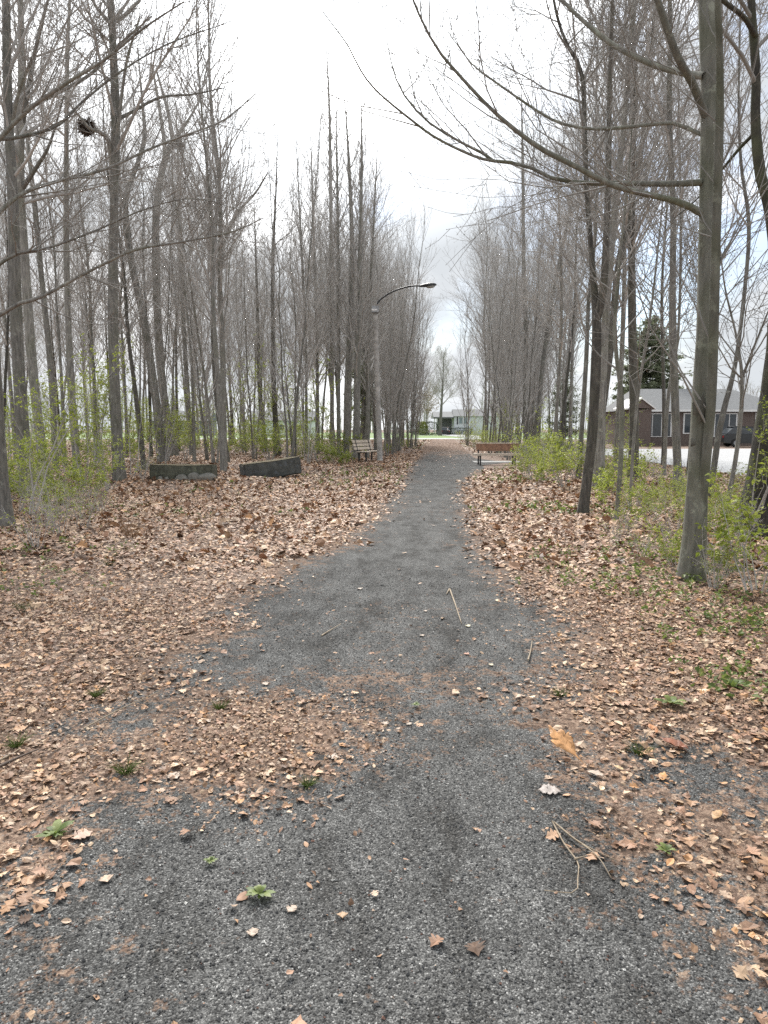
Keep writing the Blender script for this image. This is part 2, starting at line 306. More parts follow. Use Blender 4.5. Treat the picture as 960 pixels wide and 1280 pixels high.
M = {
 'bark_edge': bark('dark_mossy_bark', (0.02, 0.019, 0.016), (0.07, 0.064, 0.052), 0.5, 1.0),
 'bark': bark('grey_bark', (0.115, 0.11, 0.101), (0.29, 0.28, 0.258)),
 'bark_smooth': bark('smooth_maple_bark', (0.12, 0.118, 0.1), (0.26, 0.258, 0.222), 0.45, 0.7),
 'bark_dark': bark('dark_furrowed_bark', (0.05, 0.047, 0.042), (0.15, 0.14, 0.124), 0.2, 1.0),
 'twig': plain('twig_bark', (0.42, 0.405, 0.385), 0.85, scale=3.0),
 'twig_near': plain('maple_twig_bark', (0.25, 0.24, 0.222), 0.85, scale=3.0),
 'spring': leafy('young_leaf', [(0.0, (0.19, 0.25, 0.03)), (0.5, (0.32, 0.38, 0.06)), (1.0, (0.42, 0.46, 0.11))], 0.5),
 'ivy': leafy('low_green_leaf', [(0.0, (0.08, 0.125, 0.028)), (0.6, (0.16, 0.22, 0.05)), (1.0, (0.25, 0.3, 0.09))], 0.4),
 'needle': leafy('conifer_needle', [(0.0, (0.16, 0.19, 0.115)), (1.0, (0.27, 0.295, 0.19))], 0.5),
 'hedge_y': leafy('golden_hedge_leaf', [(0.0, (0.16, 0.2, 0.03)), (1.0, (0.28, 0.3, 0.06))], 0.3),
 'hedge_d': leafy('dark_hedge_leaf', [(0.0, (0.03, 0.05, 0.02)), (1.0, (0.06, 0.09, 0.03))], 0.2),
 'tan_leaf': leafy('tan_bud', [(0.0, (0.2, 0.15, 0.08)), (1.0, (0.3, 0.24, 0.13))], 0.3),
 'litter': litter_mat('dry_leaf'),
 'ground': ground_mat(), 'path': path_mat(),
 'straw': plain('dry_grass', (0.28, 0.17, 0.09), 0.8),
 'stick': plain('bare_stick', (0.3, 0.24, 0.17), 0.8, scale=20),
 'stick_d': plain('dark_stick', (0.09, 0.065, 0.05), 0.8, scale=20),
 'pole': plain('weathered_pole', (0.4, 0.385, 0.365), 0.85, var=0.35, scale=5, bump=0.4),
 'metal_d': plain('dark_metal', (0.045, 0.047, 0.05), 0.5, 0.4),
 'metal_g': plain('galvanised_metal', (0.3, 0.31, 0.32), 0.5, 0.5),
 'white': plain('white_paint', (0.78, 0.78, 0.77), 0.5, var=0.06),
 'plank_brown': plain('stained_plank', (0.27, 0.15, 0.095), 0.6, var=0.35, scale=14),
 'plank_pale': plain('weathered_plank', (0.6, 0.52, 0.43), 0.75, var=0.2, scale=14),
 'conc': plain('concrete_pad', (0.3, 0.3, 0.29), 0.9, var=0.15),
 'asphalt': plain('worn_asphalt', (0.36, 0.365, 0.37), 0.9, var=0.12, scale=2.0),
 'grass': plain('lawn', (0.13, 0.2, 0.05), 0.9, var=0.3, scale=0.7),
 'siding': plain('white_siding', (0.72, 0.75, 0.78), 0.6, var=0.05),
 'roof': plain('grey_shingle', (0.16, 0.165, 0.17), 0.85, var=0.2, scale=6),
 'glass': plain('window_glass', (0.06, 0.07, 0.08), 0.1, var=0.2),
 'pane_pale': plain('curtained_glass', (0.28, 0.34, 0.37), 0.15, var=0.1),
 'black': plain('black_paint', (0.02, 0.021, 0.023), 0.25), 'rubber': plain('tyre_rubber', (0.02, 0.02, 0.02), 0.8),
 'brick': brick_mat(), 'siding_grey': plain('grey_panel', (0.2, 0.2, 0.21), 0.6),
 'skin': plain('skin', (0.45, 0.28, 0.2), 0.6), 'shirt': plain('pale_jacket', (0.5, 0.5, 0.53), 0.8), 'trousers': plain('dark_trousers', (0.03, 0.032, 0.04), 0.8), 'hair': plain('dark_hair', (0.03, 0.022, 0.018), 0.6),
 'lens': plain('lamp_lens', (0.35, 0.36, 0.35), 0.2),
 'stone': plain('pale_stone', (0.2, 0.195, 0.175), 0.85, var=0.3, scale=12, bump=0.5),
}
def block_mat(name, base, spot):
    m, nt, ns, ln, b = new_mat(name); tc = ns.new('ShaderNodeTexCoord'); ge = ns.new('ShaderNodeNewGeometry')
    n1 = N(ns, 'ShaderNodeTexNoise', Scale=5.0, Detail=8.0, Roughness=0.7); n2 = N(ns, 'ShaderNodeTexNoise', Scale=9.0, Detail=5.0)
    for q in (n1, n2): ln.new(tc.outputs['Object'], q.inputs['Vector'])
    r1 = ramp(ns, [(0.3, tuple(c * 0.5 for c in base)), (0.7, tuple(c * 1.5 for c in base))]); ln.new(n1.outputs['Fac'], r1.inputs['Fac'])
    r2 = ramp(ns, [(0.57, (0, 0, 0)), (0.66, (0.8, 0.8, 0.8))]); ln.new(n2.outputs['Fac'], r2.inputs['Fac'])
    mx = N(ns, 'ShaderNodeMixRGB'); ln.new(r2.outputs['Color'], mx.inputs['Fac']); ln.new(r1.outputs['Color'], mx.inputs['Color1']); mx.inputs['Color2'].default_value = (*spot, 1)
    # moss and leaf dust settle on faces that look up
    sp = ns.new('ShaderNodeSeparateXYZ'); ln.new(ge.outputs['Normal'], sp.inputs[0]); rt = ramp(ns, [(0.4, (0, 0, 0)), (0.8, (1, 1, 1))]); ln.new(sp.outputs['Z'], rt.inputs['Fac'])
    r4 = ramp(ns, [(0.35, (0.07, 0.075, 0.03)), (0.65, (0.19, 0.14, 0.09))]); ln.new(n1.outputs['Fac'], r4.inputs['Fac'])
    m3 = N(ns, 'ShaderNodeMixRGB'); ln.new(rt.outputs['Color'], m3.inputs['Fac']); ln.new(mx.outputs['Color'], m3.inputs['Color1']); ln.new(r4.outputs['Color'], m3.inputs['Color2'])
    ln.new(m3.outputs['Color'], b.inputs['Base Color']); b.inputs['Roughness'].default_value = 0.95
    bp = N(ns, 'ShaderNodeBump', Strength=0.8, Distance=0.03); ln.new(n1.outputs['Fac'], bp.inputs['Height']); ln.new(bp.outputs['Normal'], b.inputs['Normal'])
    return m

# ------------------------------------------------------------------ ground outline (measured on the ground)
GP = [(549,546),(540,551),(530,561),(519,580),(501,610),(480,645),(442,680),(380,702),(348,738),(290,758),(300,785),(236,825),(245,850),(330,868),(440,885),(452,925),
      (400,962),(345,1000),(270,1012),(215,992),(140,990),(108,1015),(104,1085),(52,1125),(0,1160),(-300,1290),(-500,1500),(1500,1500),(1000,1300),(880,1190),(800,1110),(745,1050),(740,975),(690,920),(622,876),(700,845),(690,775),(650,750),(612,715),(587,670),(577,630),(580,600),(598,588),(655,583),(655,572),(592,567),(578,559),(566,546)]
POLY = np.array([G(u, v)[:2] for u, v in GP])
PATCH = [(G(165, 905)[:2], 0.22), (G(868, 975)[:2], 0.2)]
def sdist(XY):
    """signed distance to the clear gravel, negative inside"""
    XY = np.asarray(XY, float); best = np.full(len(XY), 1e9); inside = np.zeros(len(XY), bool)
    n = len(POLY)
    for i in range(n):
        a, b = POLY[i], POLY[(i + 1) % n]; e = b - a; w = XY - a
        t = np.clip((w @ e) / (e @ e), 0, 1); best = np.minimum(best, np.linalg.norm(w - t[:, None] * e, axis=1))
        c = (a[1] > XY[:, 1]) != (b[1] > XY[:, 1])
        inside ^= c & (XY[:, 0] < e[0] * (XY[:, 1] - a[1]) / (e[1] if e[1] else 1e-9) + a[0])
    d = np.where(inside, -best, best)
    for p, r in PATCH: d = np.minimum(d, np.linalg.norm(XY - p, axis=1) - r)
    return d
def vnoise(XY, s, seed=0):
    """cheap value noise 0..1"""
    XY = np.asarray(XY) * s; i = np.floor(XY).astype(int); f = XY - i; f = f * f * (3 - 2 * f)
    def h(a, b):
        x = (a * 374761393 + b * 668265263 + seed * 974634777) & 0x7fffffff; x = ((x ^ (x >> 13)) * 1274126177) & 0x7fffffff
        return ((x ^ (x >> 16)) & 0xffff) / 65535.0
    x0, y0 = i[:, 0], i[:, 1]
    return (h(x0, y0) * (1 - f[:, 0]) + h(x0 + 1, y0) * f[:, 0]) * (1 - f[:, 1]) + (h(x0, y0 + 1) * (1 - f[:, 0]) + h(x0 + 1, y0 + 1) * f[:, 0]) * f[:, 1]
def path_x(y): return 0.081 * y
BUMP = G(366, 591)[:2] + np.array([.25, .4])
def ground_h(XY):
    XY = np.atleast_2d(XY); d = np.clip((sdist(XY) - 0.6) / 2.5, 0, 1) * np.clip((92 - XY[:, 1]) / 20, 0, 1) * np.clip((25 - np.abs(XY[:, 0] - path_x(XY[:, 1]))) / 10, 0, 1) * np.clip((11.0 - XY[:, 0]) / 2, 0, 1)
    q = XY - BUMP
    return .24 * np.exp(-(q[:, 0] ** 2 + q[:, 1] ** 2) / .9) + d * ((vnoise(XY, 0.45, 3) - 0.5) * 0.22 + (vnoise(XY, 1.7, 5) - 0.5) * 0.05)
def gz(x, y): return float(ground_h([[x, y]])[0])
def Gp(u, v):
    p = G(u, v); return np.array([p[0], p[1], gz(p[0], p[1])])

# one ground sheet to the horizon, finer near the camera
def axis_vals(lo, hi, fine_lo, fine_hi, step):
    a = list(np.arange(fine_lo, fine_hi + 1e-6, step)); s = step; x = fine_hi
    while x < hi: s *= 1.35; x += s; a.append(min(x, hi))
    s = step; x = fine_lo; pre = []
    while x > lo: s *= 1.35; x -= s; pre.append(max(x, lo))
    return np.array(pre[::-1] + a)
xs = axis_vals(-430, 430, -14, 14, 0.25); ys = axis_vals(-80, 620, 0, 40, 0.25)
XX, YY = np.meshgrid(xs, ys); XY = np.stack([XX.ravel(), YY.ravel()], 1)
nx, ny = len(xs), len(ys); j, i = np.meshgrid(np.arange(ny - 1), np.arange(nx - 1), indexing='ij'); q = (j * nx + i).ravel()
gr = obj_np('ground', np.column_stack([XY, ground_h(XY)]), np.stack([q, q + 1, q + nx + 1, q + nx], 1), None, M['ground']); tag(gr, kind='structure')
# the path: a strip that widens towards the camera, laid just above the ground
yy = np.concatenate([np.arange(-1.0, 9, 0.05), np.arange(9, 30, 0.15), np.arange(30, 98.5, 1.0)])
def half_w(y): return np.interp(y, [-1, 2.5, 4, 5.5, 7, 9, 14, 29, 31, 33, 36, 132], [3.2, 2.6, 2.3, 2.0, 1.9, 1.7, 1.5, 1.6, 2.6, 2.4, 1.6, 1.5])
nu = 70; uu = np.linspace(-1, 1, nu)
PX = path_x(yy)[:, None] + np.interp(yy, [-1, 5, 9], [0.0, 0.1, 0.0])[:, None] + uu[None] * half_w(yy)[:, None]; PY = np.repeat(yy[:, None], nu, 1)
PXY = np.stack([PX.ravel(), PY.ravel()], 1); sd = sdist(PXY)
duff = np.clip(0.46 + sd / 1.0 + (vnoise(PXY, 2.3, 11) - 0.5) * 0.35, 0, 1)
# a faint band of crushed leaves crosses the path at the side trail, and far along it reddish litter covers it
band = np.exp(-((PXY[:, 1] - 4.25 + 0.15 * PXY[:, 0]) / 0.5) ** 2) * 0.28 * vnoise(PXY, 1.5, 21) + np.exp(-((PXY[:, 1] - 3.2) / 0.35) ** 2) * 0.25 * vnoise(PXY, 2.5, 22) + 0.3 * vnoise(PXY, 1.2, 23) ** 2
far = np.clip((PXY[:, 1] - 30) / 25, 0, 1) * 0.75
duff = np.clip(np.maximum(duff, band + 0.1 * (duff > 0)) + far, 0, 1)
j, i = np.meshgrid(np.arange(len(yy) - 1), np.arange(nu - 1), indexing='ij'); q = (j * nu + i).ravel()
pz = 0.008 + ground_h(PXY)
pth = obj_np('path', np.column_stack([PXY, pz]), np.stack([q, q + 1, q + nu + 1, q + nu], 1), None, M['path'], col=np.repeat(duff[:, None], 3, 1)); tag(pth, kind='structure')

# ------------------------------------------------------------------ leaf litter (uncountable: one object)
rng = np.random.default_rng(11)
PAL = np.array([(.37, .25, .175), (.50, .39, .30), (.32, .21, .16), (.205, .135, .10), (.43, .26, .14), (.115, .08, .064), (.40, .325, .275), (.28, .185, .135), (.58, .48, .38)])
pal_gain = np.array([1.2, 1.09, .94])
PW = np.array([.2, .15, .2, .13, .05, .07, .11, .07, .02])
def lobed(rng, lobes=3):
    """outline of a small lobed leaf, unit length along +y, fan around the midrib"""
    pts = [(0, 0)]
    L = []
    for k in range(lobes):
        y = 0.18 + 0.62 * k / lobes; w = (0.42, 0.5, 0.36, 0.22)[k] * rng.uniform(0.8, 1.15)
        L += [(w * 0.32, y - 0.02), (w * 1.05, y + 0.13), (w * .8, y + .19)]
    L += [(0.1, 0.86)]
    out = [(0, 0)] + L + [(0, 1)] + [(-x, y + rng.uniform(-.04, .04)) for x, y in L[::-1]]
    return np.array(out)
def leaf_template(kind, rng):
    if kind == 0: o = lobed(rng, 3)
    elif kind == 1: o = np.array([(0, 0), (.16, .25), (.2, .5), (.13, .78), (0, 1), (-.14, .8), (-.22, .5), (-.15, .22)]) * np.array([rng.uniform(.8, 1.6), 1])
    else:
        a = np.sort(rng.uniform(0, 6.28, 5)); o = np.stack([np.cos(a), np.sin(a)], 1) * rng.uniform(.3, .55, (5, 1)) + np.array([0, .5])
    c = np.array([[0, 0.5]]); V2 = np.vstack([c, o]); x, y = V2[:, 0], V2[:, 1] - 0.5
    z = rng.uniform(-.5, 1.0) * x * x + rng.uniform(-.5, .6) * y * y + rng.uniform(-.5, .5) * x * y + np.abs(x) * rng.uniform(-.1, .35)
    n = len(o); T = np.array([[0, 1 + k, 1 + (k + 1) % n] for k in range(n)])
    return np.column_stack([x, y, z]), T
def quad_template(rng):
    w = rng.uniform(.2, .36); k = rng.uniform(-.15, .3)
    V = np.array([(-w, -.4, k), (w, -.45, k), (w * .9, .0, -.05), (-w, .05, -.05), (w * .6, .5, k * .8), (-w * .7, .45, k)]); return V, np.array([[0, 1, 2], [0, 2, 3], [3, 2, 4], [3, 4, 5]])
def scatter(P, size, templates, tilt, rng, z0=0.004, zr=0.014, pal=None, pw=None):
    VV, TT, CC, n0 = [], [], [], 0
    pick = rng.integers(0, len(templates), len(P))
    pal = PAL if pal is None else pal; pw = PW if pw is None else pw
    for k, (V, T) in enumerate(templates):
        p = P[pick == k]; n = len(p)
        if not n: continue
        a = rng.uniform(0, 6.28, n); s = size * np.clip(rng.lognormal(0, 0.3, n), .5, 1.6)
        tx = rng.normal(0, tilt, n); ty = rng.normal(0, tilt, n)
        q = V[None] * s[:, None, None]
        x, y, z = q[..., 0], q[..., 1], q[..., 2] * np.where(rng.random(n) < .3, -1, 1)[:, None]
        y, z = y * np.cos(tx)[:, None] - z * np.sin(tx)[:, None], y * np.sin(tx)[:, None] + z * np.cos(tx)[:, None]
        x, z = x * np.cos(ty)[:, None] - z * np.sin(ty)[:, None], x * np.sin(ty)[:, None] + z * np.cos(ty)[:, None]
        x, y = x * np.cos(a)[:, None] - y * np.sin(a)[:, None], x * np.sin(a)[:, None] + y * np.cos(a)[:, None]
        z = z - np.minimum(z.min(1), 0)[:, None] * 0.85
        base = p[:, None, :] + np.array([0, 0, 1.0]) * (z0 + rng.random(n) ** 2 * zr)[:, None, None]
        VV.append((base + np.stack([x, y, z], -1)).reshape(-1, 3))
        TT.append((np.arange(n)[:, None, None] * len(V) + T[None]).reshape(-1, 3) + n0); n0 += n * len(V)
        c = (pal_gain if size > .03 else np.array([1.02, .94, .82])) * pal[rng.choice(len(pal), n, p=pw / pw.sum())] * rng.uniform(.75, 1.2, (n, 1))
        CC.append(np.repeat(c, len(V), 0))
    return VV, TT, CC, n0
trng = np.random.default_rng(3)
T_near = [leaf_template(k, trng) for k in (0, 0, 0, 0, 1, 1, 2, 2, 2, 2)]; T_far = [quad_template(trng) for _ in range(6)]
def litter_points(y0, y1, dens, xl, size):
    n = int(dens * (y1 - y0) * 2 * xl); P = np.column_stack([rng.uniform(-xl, xl, n), rng.uniform(y0, y1, n)])
    P = P[np.abs(P[:, 0]) < 0.62 * P[:, 1] + 1.2]
    P = P[~((P[:, 0] > 11.4) & (P[:, 1] > 23 - .15 * (P[:, 0] - 11)))]
    d = sdist(P) + (vnoise(P, 2.6, 31) - 0.5) * 0.35
    pr = np.clip((d + 0.28) / 0.75, 0, 1) ** 1.7 * (0.55 + 0.45 * vnoise(P, 0.9, 8))
    # the worn side trail keeps mostly crushed scraps
    trail = np.exp(-((P[:, 1] - 3.55 - .12 * P[:, 0]) / .55) ** 2) * np.clip((.6 - P[:, 0]) / .5, 0, 1) * np.clip((P[:, 0] + 2.4) / .6, 0, 1)
    if size > .03: pr = pr * (1 - .8 * trail)
    else: pr = np.clip(pr * (1 + 1.0 * trail), 0, 1)
    if .06 < size < .07: pr = pr * (d > .15)
    keep = rng.random(len(P)) < np.maximum(pr, np.where(d < 0, (0.004 if size < .03 else 0.0015 if size < .06 else 0.0) + .05 * np.clip(vnoise(P, 1.4, 51) - .62, 0, 1) + (.07 if size < .03 else .012) * np.exp(-((P[:, 1] - 4.2 + 0.15 * P[:, 0]) / 0.5) ** 2) * vnoise(P, 1.7, 52) ** 2, 0.0))
    P = P[keep]; return np.column_stack([P, np.maximum(ground_h(P), 0) + 0.004]), d[keep]
VL, TL, CL = [], [], []; n0 = 0
def add_litter(r):
    global n0
    for V in r[0]: VL.append(V)
    for T in r[1]: TL.append(T + n0)
    for c in r[2]: CL.append(c)
    n0 += r[3]
for (ya, yb, dens, xl, size, tm, tilt) in ((0.6, 7.5, 900, 5.0, 0.04, T_near, .2), (0.6, 6.5, 3600, 4.0, 0.021, T_near[5:], .35), (1.5, 7.5, 16, 5.0, 0.068, T_near[:6], .2), (7.5, 20, 30, 11, 0.11, T_near[:6], .4), (7.5, 17, 680, 9.5, 0.045, T_far, .27), (17, 42, 130, 20, 0.078, T_far, .32), (42, 90, 9, 36, 0.14, T_far, .4)):
    P, d = litter_points(ya, yb, dens, xl, size); add_litter(scatter(P, size, tm, tilt, rng))
# reddish bud scales on the far path
n = 3000; P = np.column_stack([rng.uniform(-1.6, 1.6, n), rng.uniform(24, 97, n)]); P[:, 0] += path_x(P[:, 1]); P = P[rng.random(n) < np.clip((P[:, 1] - 24) / 20, 0.05, 1)]
add_litter(scatter(np.column_stack([P, np.full(len(P), .012)]), 0.05, T_far, .2, rng, pal=np.array([(.24, .12, .085), (.33, .2, .14), (.2, .1, .075)]), pw=np.ones(3)))
litter = obj_np('leaf_litter', np.concatenate(VL), None, np.concatenate(TL), M['litter'], smooth=False, col=np.concatenate(CL)); tag(litter, 'carpet of shredded dry brown leaves on both sides of the path', 'leaf litter', kind='stuff')

# loose gravel grains (uncountable)
n = 60000; P = np.column_stack([rng.uniform(-2.6, 2.6, n), 1.2 + rng.random(n) ** 1.6 * 6.5]); P = P[(sdist(P) < -0.02 + 0.1 * rng.normal(size=n))]
o = np.array([[1, 0, 0], [0, 1, 0], [-1, 0, 0], [0, -1, 0], [0, 0, .7], [0, 0, -.5]]); V = o[None] * rng.uniform(.6, 1.3, (len(P), 6, 1)) * (rng.lognormal(0, .35, len(P)) * 0.0036)[:, None, None]
a = rng.uniform(0, 6.28, len(P)); V = np.stack([V[..., 0] * np.cos(a)[:, None] - V[..., 1] * np.sin(a)[:, None], V[..., 0] * np.sin(a)[:, None] + V[..., 1] * np.cos(a)[:, None], V[..., 2]], -1)
V = V + np.column_stack([P, np.full(len(P), .010)])[:, None]; b6 = np.arange(len(P))[:, None] * 6
T = np.concatenate([b6 + np.array([t]) for t in ((0, 1, 4), (1, 2, 4), (2, 3, 4), (3, 0, 4), (1, 0, 5), (2, 1, 5), (3, 2, 5), (0, 3, 5))])
gc = np.array([(.06, .06, .06), (.1, .1, .1), (.15, .15, .147), (.25, .25, .24), (.5, .5, .48), (.18, .10, .075)])[rng.choice(6, len(P), p=[.3, .34, .2, .1, .025, .035])]
grit = obj_np('gravel', V.reshape(-1, 3), None, T, M['litter'], smooth=False, col=np.repeat(gc, 6, 0)); tag(grit, 'loose grey stone grains on the near part of the path', 'gravel', kind='stuff')

# ------------------------------------------------------------------ trees
def tree_from_pixels(name, pts, label, base_mat='bark', limbs=(), extra_h=None, seed=1, n1=26, L1=2.2, cs=0.35, group=None, crown_kw=None, depth=None, limb_dy=0.25, kind='bare_tree', ang1=0.85, sides=12, wf=.7, lf=.78):
    """trunk traced by (u, v, width) marks at the depth where its foot stands; limbs are lists of such marks"""
    r = np.random.default_rng(seed)
    foot = G(pts[0][0], pts[0][1]); d = depth or foot[1]; k = d / F
    foot = np.array([foot[0], d, 0]) if depth else foot
    wpts = np.array([W(u, v, d) for u, v, w in pts]); rad = np.array([w * wf * k / 2 for u, v, w in pts])
    zb = gz(wpts[0, 0], d); wpts[0, 2] = zb - 0.06
    root = empty(name, (wpts[0, 0], d, zb)); tag(root, label, 'tree', group)
    off = np.array([wpts[0, 0], d, zb])
    top = wpts[-1]
    if extra_h:
        dv = wpts[-1] - wpts[-2]; dv /= np.linalg.norm(dv); dv = dv + np.array([0, r.normal(0, .05), .6]); dv /= np.linalg.norm(dv)
        wpts = np.vstack([wpts, top + dv * extra_h * .5, top + dv * extra_h]); rad = np.concatenate([rad, [rad[-1] * .55, .012]])
    # small depth sway so the trunk is not in one plane
    sway = np.linspace(0, 1, len(wpts)); wpts[:, 1] += np.sin(sway * 3 + seed) * 0.12 * sway
    Pn = 40; path = smooth_path(np.column_stack([wpts, rad]), Pn); TP, TR = path[:, :3] - off, np.maximum(path[:, 3], .006)
    g = Geo(); trunk_geo(g, r, TP, TR, sides); g.obj('trunk', M[base_mat], root)
    kw = dict(thick=1.5); kw.update(crown_kw or {})
    cg = Geo()
    # traced limbs: each one a part
    for li, L in enumerate(limbs):
        m = len(L); sgn = (1 if li % 2 else -1)
        wl = np.array([W(u, v, d + sgn * limb_dy * (q_ / (m - 1)) * 3.0) for q_, (u, v, w) in enumerate(L)]) - off; rl = np.array([w * lf * k / 2 for u, v, w in L])
        lp = smooth_path(np.column_stack([wl, rl]), 22); lg = Geo(); lg.tubes(lp[None, :, :3], np.maximum(lp[None, :, 3], .004), 8); lg.obj('limb', M[base_mat], root)
        Ll = np.array([np.linalg.norm(np.diff(lp[:, :3], axis=0), axis=1).sum()])
        sub_branches(cg, r, lp[None, :, :3], lp[None, :, 3], Ll, t0=.12, **{**kw, 'l2': 0.3})
    # free limbs around the trunk
    if n1:
        t = np.linspace(cs, .97, n1) + r.normal(0, .01, n1); s = np.clip(t, 0, .985) * (Pn - 1); i = s.astype(int); f = (s - i)[:, None]
        b = TP[i] * (1 - f) + TP[np.minimum(i + 1, Pn - 1)] * f; pr = TR[i]
        az = np.arange(n1) * 2.4 + r.uniform(0, 6.28) + r.normal(0, .4, n1); a = ang1 + r.normal(0, .15, n1)
        dd = np.column_stack([np.cos(az) * np.sin(a), np.sin(az) * np.sin(a), np.cos(a)])
        L = L1 * (1.35 - (t - cs) / (1 - cs)) * r.uniform(.6, 1.3, n1) + .4
        P1 = grow(r, b, dd, L, 7, .09, .07); R1 = taper(np.minimum(pr * .55, .007 + .009 * L), np.full(n1, .003), 8)
        cg.tubes(P1, R1, 5); sub_branches(cg, r, P1, R1, L, **kw)
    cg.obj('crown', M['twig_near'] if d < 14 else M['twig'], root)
    return root
heroes = []
def hero(*a, **k): heroes.append((a[0], k)); return tree_from_pixels(k.pop('name', 'bare_tree'), *a, **k)

# right of the path
R1L = [
 [(878,267,13),(847,252,11),(787,238,10),(755,227,9),(716,206,8.5),(673,184,8),(620,142,6),(576,96,5),(544,57,4),(516,0,3),(505,-40,1.5)],
 [(877,228,12),(833,230,10),(776,229,8.5),(733,229,8),(691,223,7),(655,206,6),(620,202,6),(612,196,5.5),(562,170,4.5),(527,145,4),(498,106,3),(484,53,2),(478,5,1)],
 [(640,203,5.5),(601,198,5),(548,174,4.2),(513,149,3.8),(470,113,3),(449,85,2.4),(435,57,2),(403,14,1.2)],
 [(880,95,12),(858,92,11),(819,82,10),(773,60,9),(744,39,8),(709,7,6),(680,-25,4)],
 [(882,145,14),(865,103,13),(847,71,12),(822,0,10),(805,-70,8),(795,-140,3)],
 [(893,176,7),(865,163,7),(840,154,6.5),(773,160,6),(737,161,5.5),(698,153,5),(666,135,4.5),(620,103,4),(590,80,2.5),(560,40,1.5)],
 [(872,670,20),(881,590,18),(889,500,17),(892,410,17),(895,300,15),(899,170,14),(900,80,11),(897,0,10),(895,-120,6)]]
r1 = hero([(864,728,32),(867,680,28),(871,600,24.5),(874,520,22),(879,430,20),(882,340,19),(885,250,19),(889,120,20),(888,0,20),(886,-140,17),(884,-300,9)], label='big smooth grey maple with twin stem on the right, its limbs sweeping over the path', base_mat='bark_smooth', limbs=R1L, extra_h=3.0, seed=5, n1=10, L1=2.6, cs=.66, name='maple_tree', limb_dy=.28, crown_kw=dict(k2=2.8, k3=3.4, k4=3.0, bud=.006, thick=1.1), sides=16, wf=.97, lf=.7)
# dark healed wound on its trunk
def scar(root, u, v, d, r, seed):
    rr = np.random.default_rng(seed); c = W(u, v, d) ; g = Geo(); n = 14
    a = np.arange(n) / n * 2 * PI; rad = r * rr.uniform(.6, 1.2, n)
    ring = np.column_stack([np.cos(a) * rad, np.zeros(n), np.sin(a) * rad * 1.5]); inner = ring * .5 + np.array([0, -.02, 0]); ce = np.array([[0, -.012, 0]])
    V = np.vstack([ring, inner, ce]); T = []
    for i in range(n): j = (i + 1) % n; T += [[i, j, n + j], [i, n + j, n + i], [n + i, n + j, 2 * n]]
    g.add(V + (c - np.array(root.location)), None, T); o = g.obj('bark_scar', M['bark_dark'], root); return o
d1 = r1.location.y
scar(r1, 876, 512, d1 - .145, .085, 1); scar(r1, 866, 553, d1 - .16, .03, 2)
hero([(728,642,21),(735,590,18),(741,540,17),(745,460,17),(746,395,15),(741,340,11),(733,230,9),(730,152,8),(726,92,7),(705,53,5),(691,7,4)], label='dark forked tree standing in leaf litter right of the brown bench, its trunk leaning rightward', limbs=[[(746,400,13),(755,354,12),(760,230,9),(762,120,7),(766,0,5),(770,-80,2)]], extra_h=2, seed=8, n1=20, L1=1.9, cs=.5, base_mat='bark_dark')
hero([(742,602,12),(752,520,13),(764,427,13),(772,340,11),(780,300,11),(794,230,9),(808,152,8),(815,71,6),(820,0,5)], label='dark tree leaning right just behind the forked tree, curving away from the path', seed=12, n1=24, L1=2.2, cs=.4, extra_h=3.0, base_mat='bark_dark')
hero([(770,652,9),(776,580,9),(778,500,8),(772,446,7),(770,400,6),(775,330,4.5),(785,230,3),(790,150,1.5)], label='slender pale crooked young tree between the forked tree and the big maple', seed=13, n1=16, L1=1.2, cs=.4, base_mat='bark_smooth')
hero([(787,640,6),(792,560,5.5),(800,480,5),(812,400,4),(822,300,3),(830,200,1.5)], label='thin dark sapling trunk leaning right in front of the conifer', seed=14, n1=16, L1=1.0, cs=.35)
hero([(887,622,10),(898,546,10),(908,500,9),(916,469,8),(925,410,7),(935,290,6),(925,212,5),(921,142,4),(922,40,3)], label='slim tree leaning right between the big maple and the dark trunk at the frame edge', seed=15, n1=22, L1=1.8, cs=.45, extra_h=2.5, base_mat='bark')
hero([(905,648,8),(919,573,7.5),(925,514,7),(925,469,6),(918,420,4),(905,360,3),(900,300,1.5)], label='thin forked sapling just left of the dark edge trunk, bent at waist height', seed=16, n1=14, L1=1.3, cs=.4, limbs=[[(925,480,5),(940,440,3.5),(956,400,2.5),(975,350,1)]], base_mat='bark')
hero([(950,670,58),(958,600,50),(963,540,42),(968,460,30),(970,395,22),(967,300,17),(957,245,14),(949,215,13),(944,150,12),(946,100,11),(941,0,10),(935,-120,6)], label='thick dark furrowed trunk at the right edge, curving back into view higher up', seed=17, wf=.9, n1=14, L1=2.4, cs=.55, extra_h=3, base_mat='bark_edge', limbs=[[(945,46,9),(930,22,7),(905,2,6),(880,-20,3)], [(950,160,6),(925,185,5),(900,215,4),(870,250,2.5),(840,275,1)]], sides=16)
hero([(658,570,11),(657,486,9),(657,406,7.5),(655,340,6.5),(654,213,5),(652,106,.9)], label='straight tall tree right behind the right end of the brown bench', seed=18, n1=34, L1=2.2, cs=.3, crown_kw=dict(thick=1.8))
hero([(667,572,9),(678,460,7),(691,370,6),(705,300,5),(715,250,4),(730,150,.8)], label='tree beyond the brown bench leaning right beside the straight tall one', seed=19, n1=30, L1=2.2, cs=.3, crown_kw=dict(thick=1.8))
hero([(690,590,7),(697,500,6),(702,400,5),(700,300,4),(694,180,.9)], label='thin upright tree midway between the brown bench and the forked tree', seed=20, n1=30, L1=1.6, cs=.35, crown_kw=dict(thick=1.7))
hero([(830,598,7),(835,500,6),(848,420,5),(852,300,4),(850,150,3)], label='thin upright tree in front of the brick house between conifer and big maple', seed=44, n1=26, L1=1.6, cs=.35, crown_kw=dict(thick=1.7), extra_h=2)
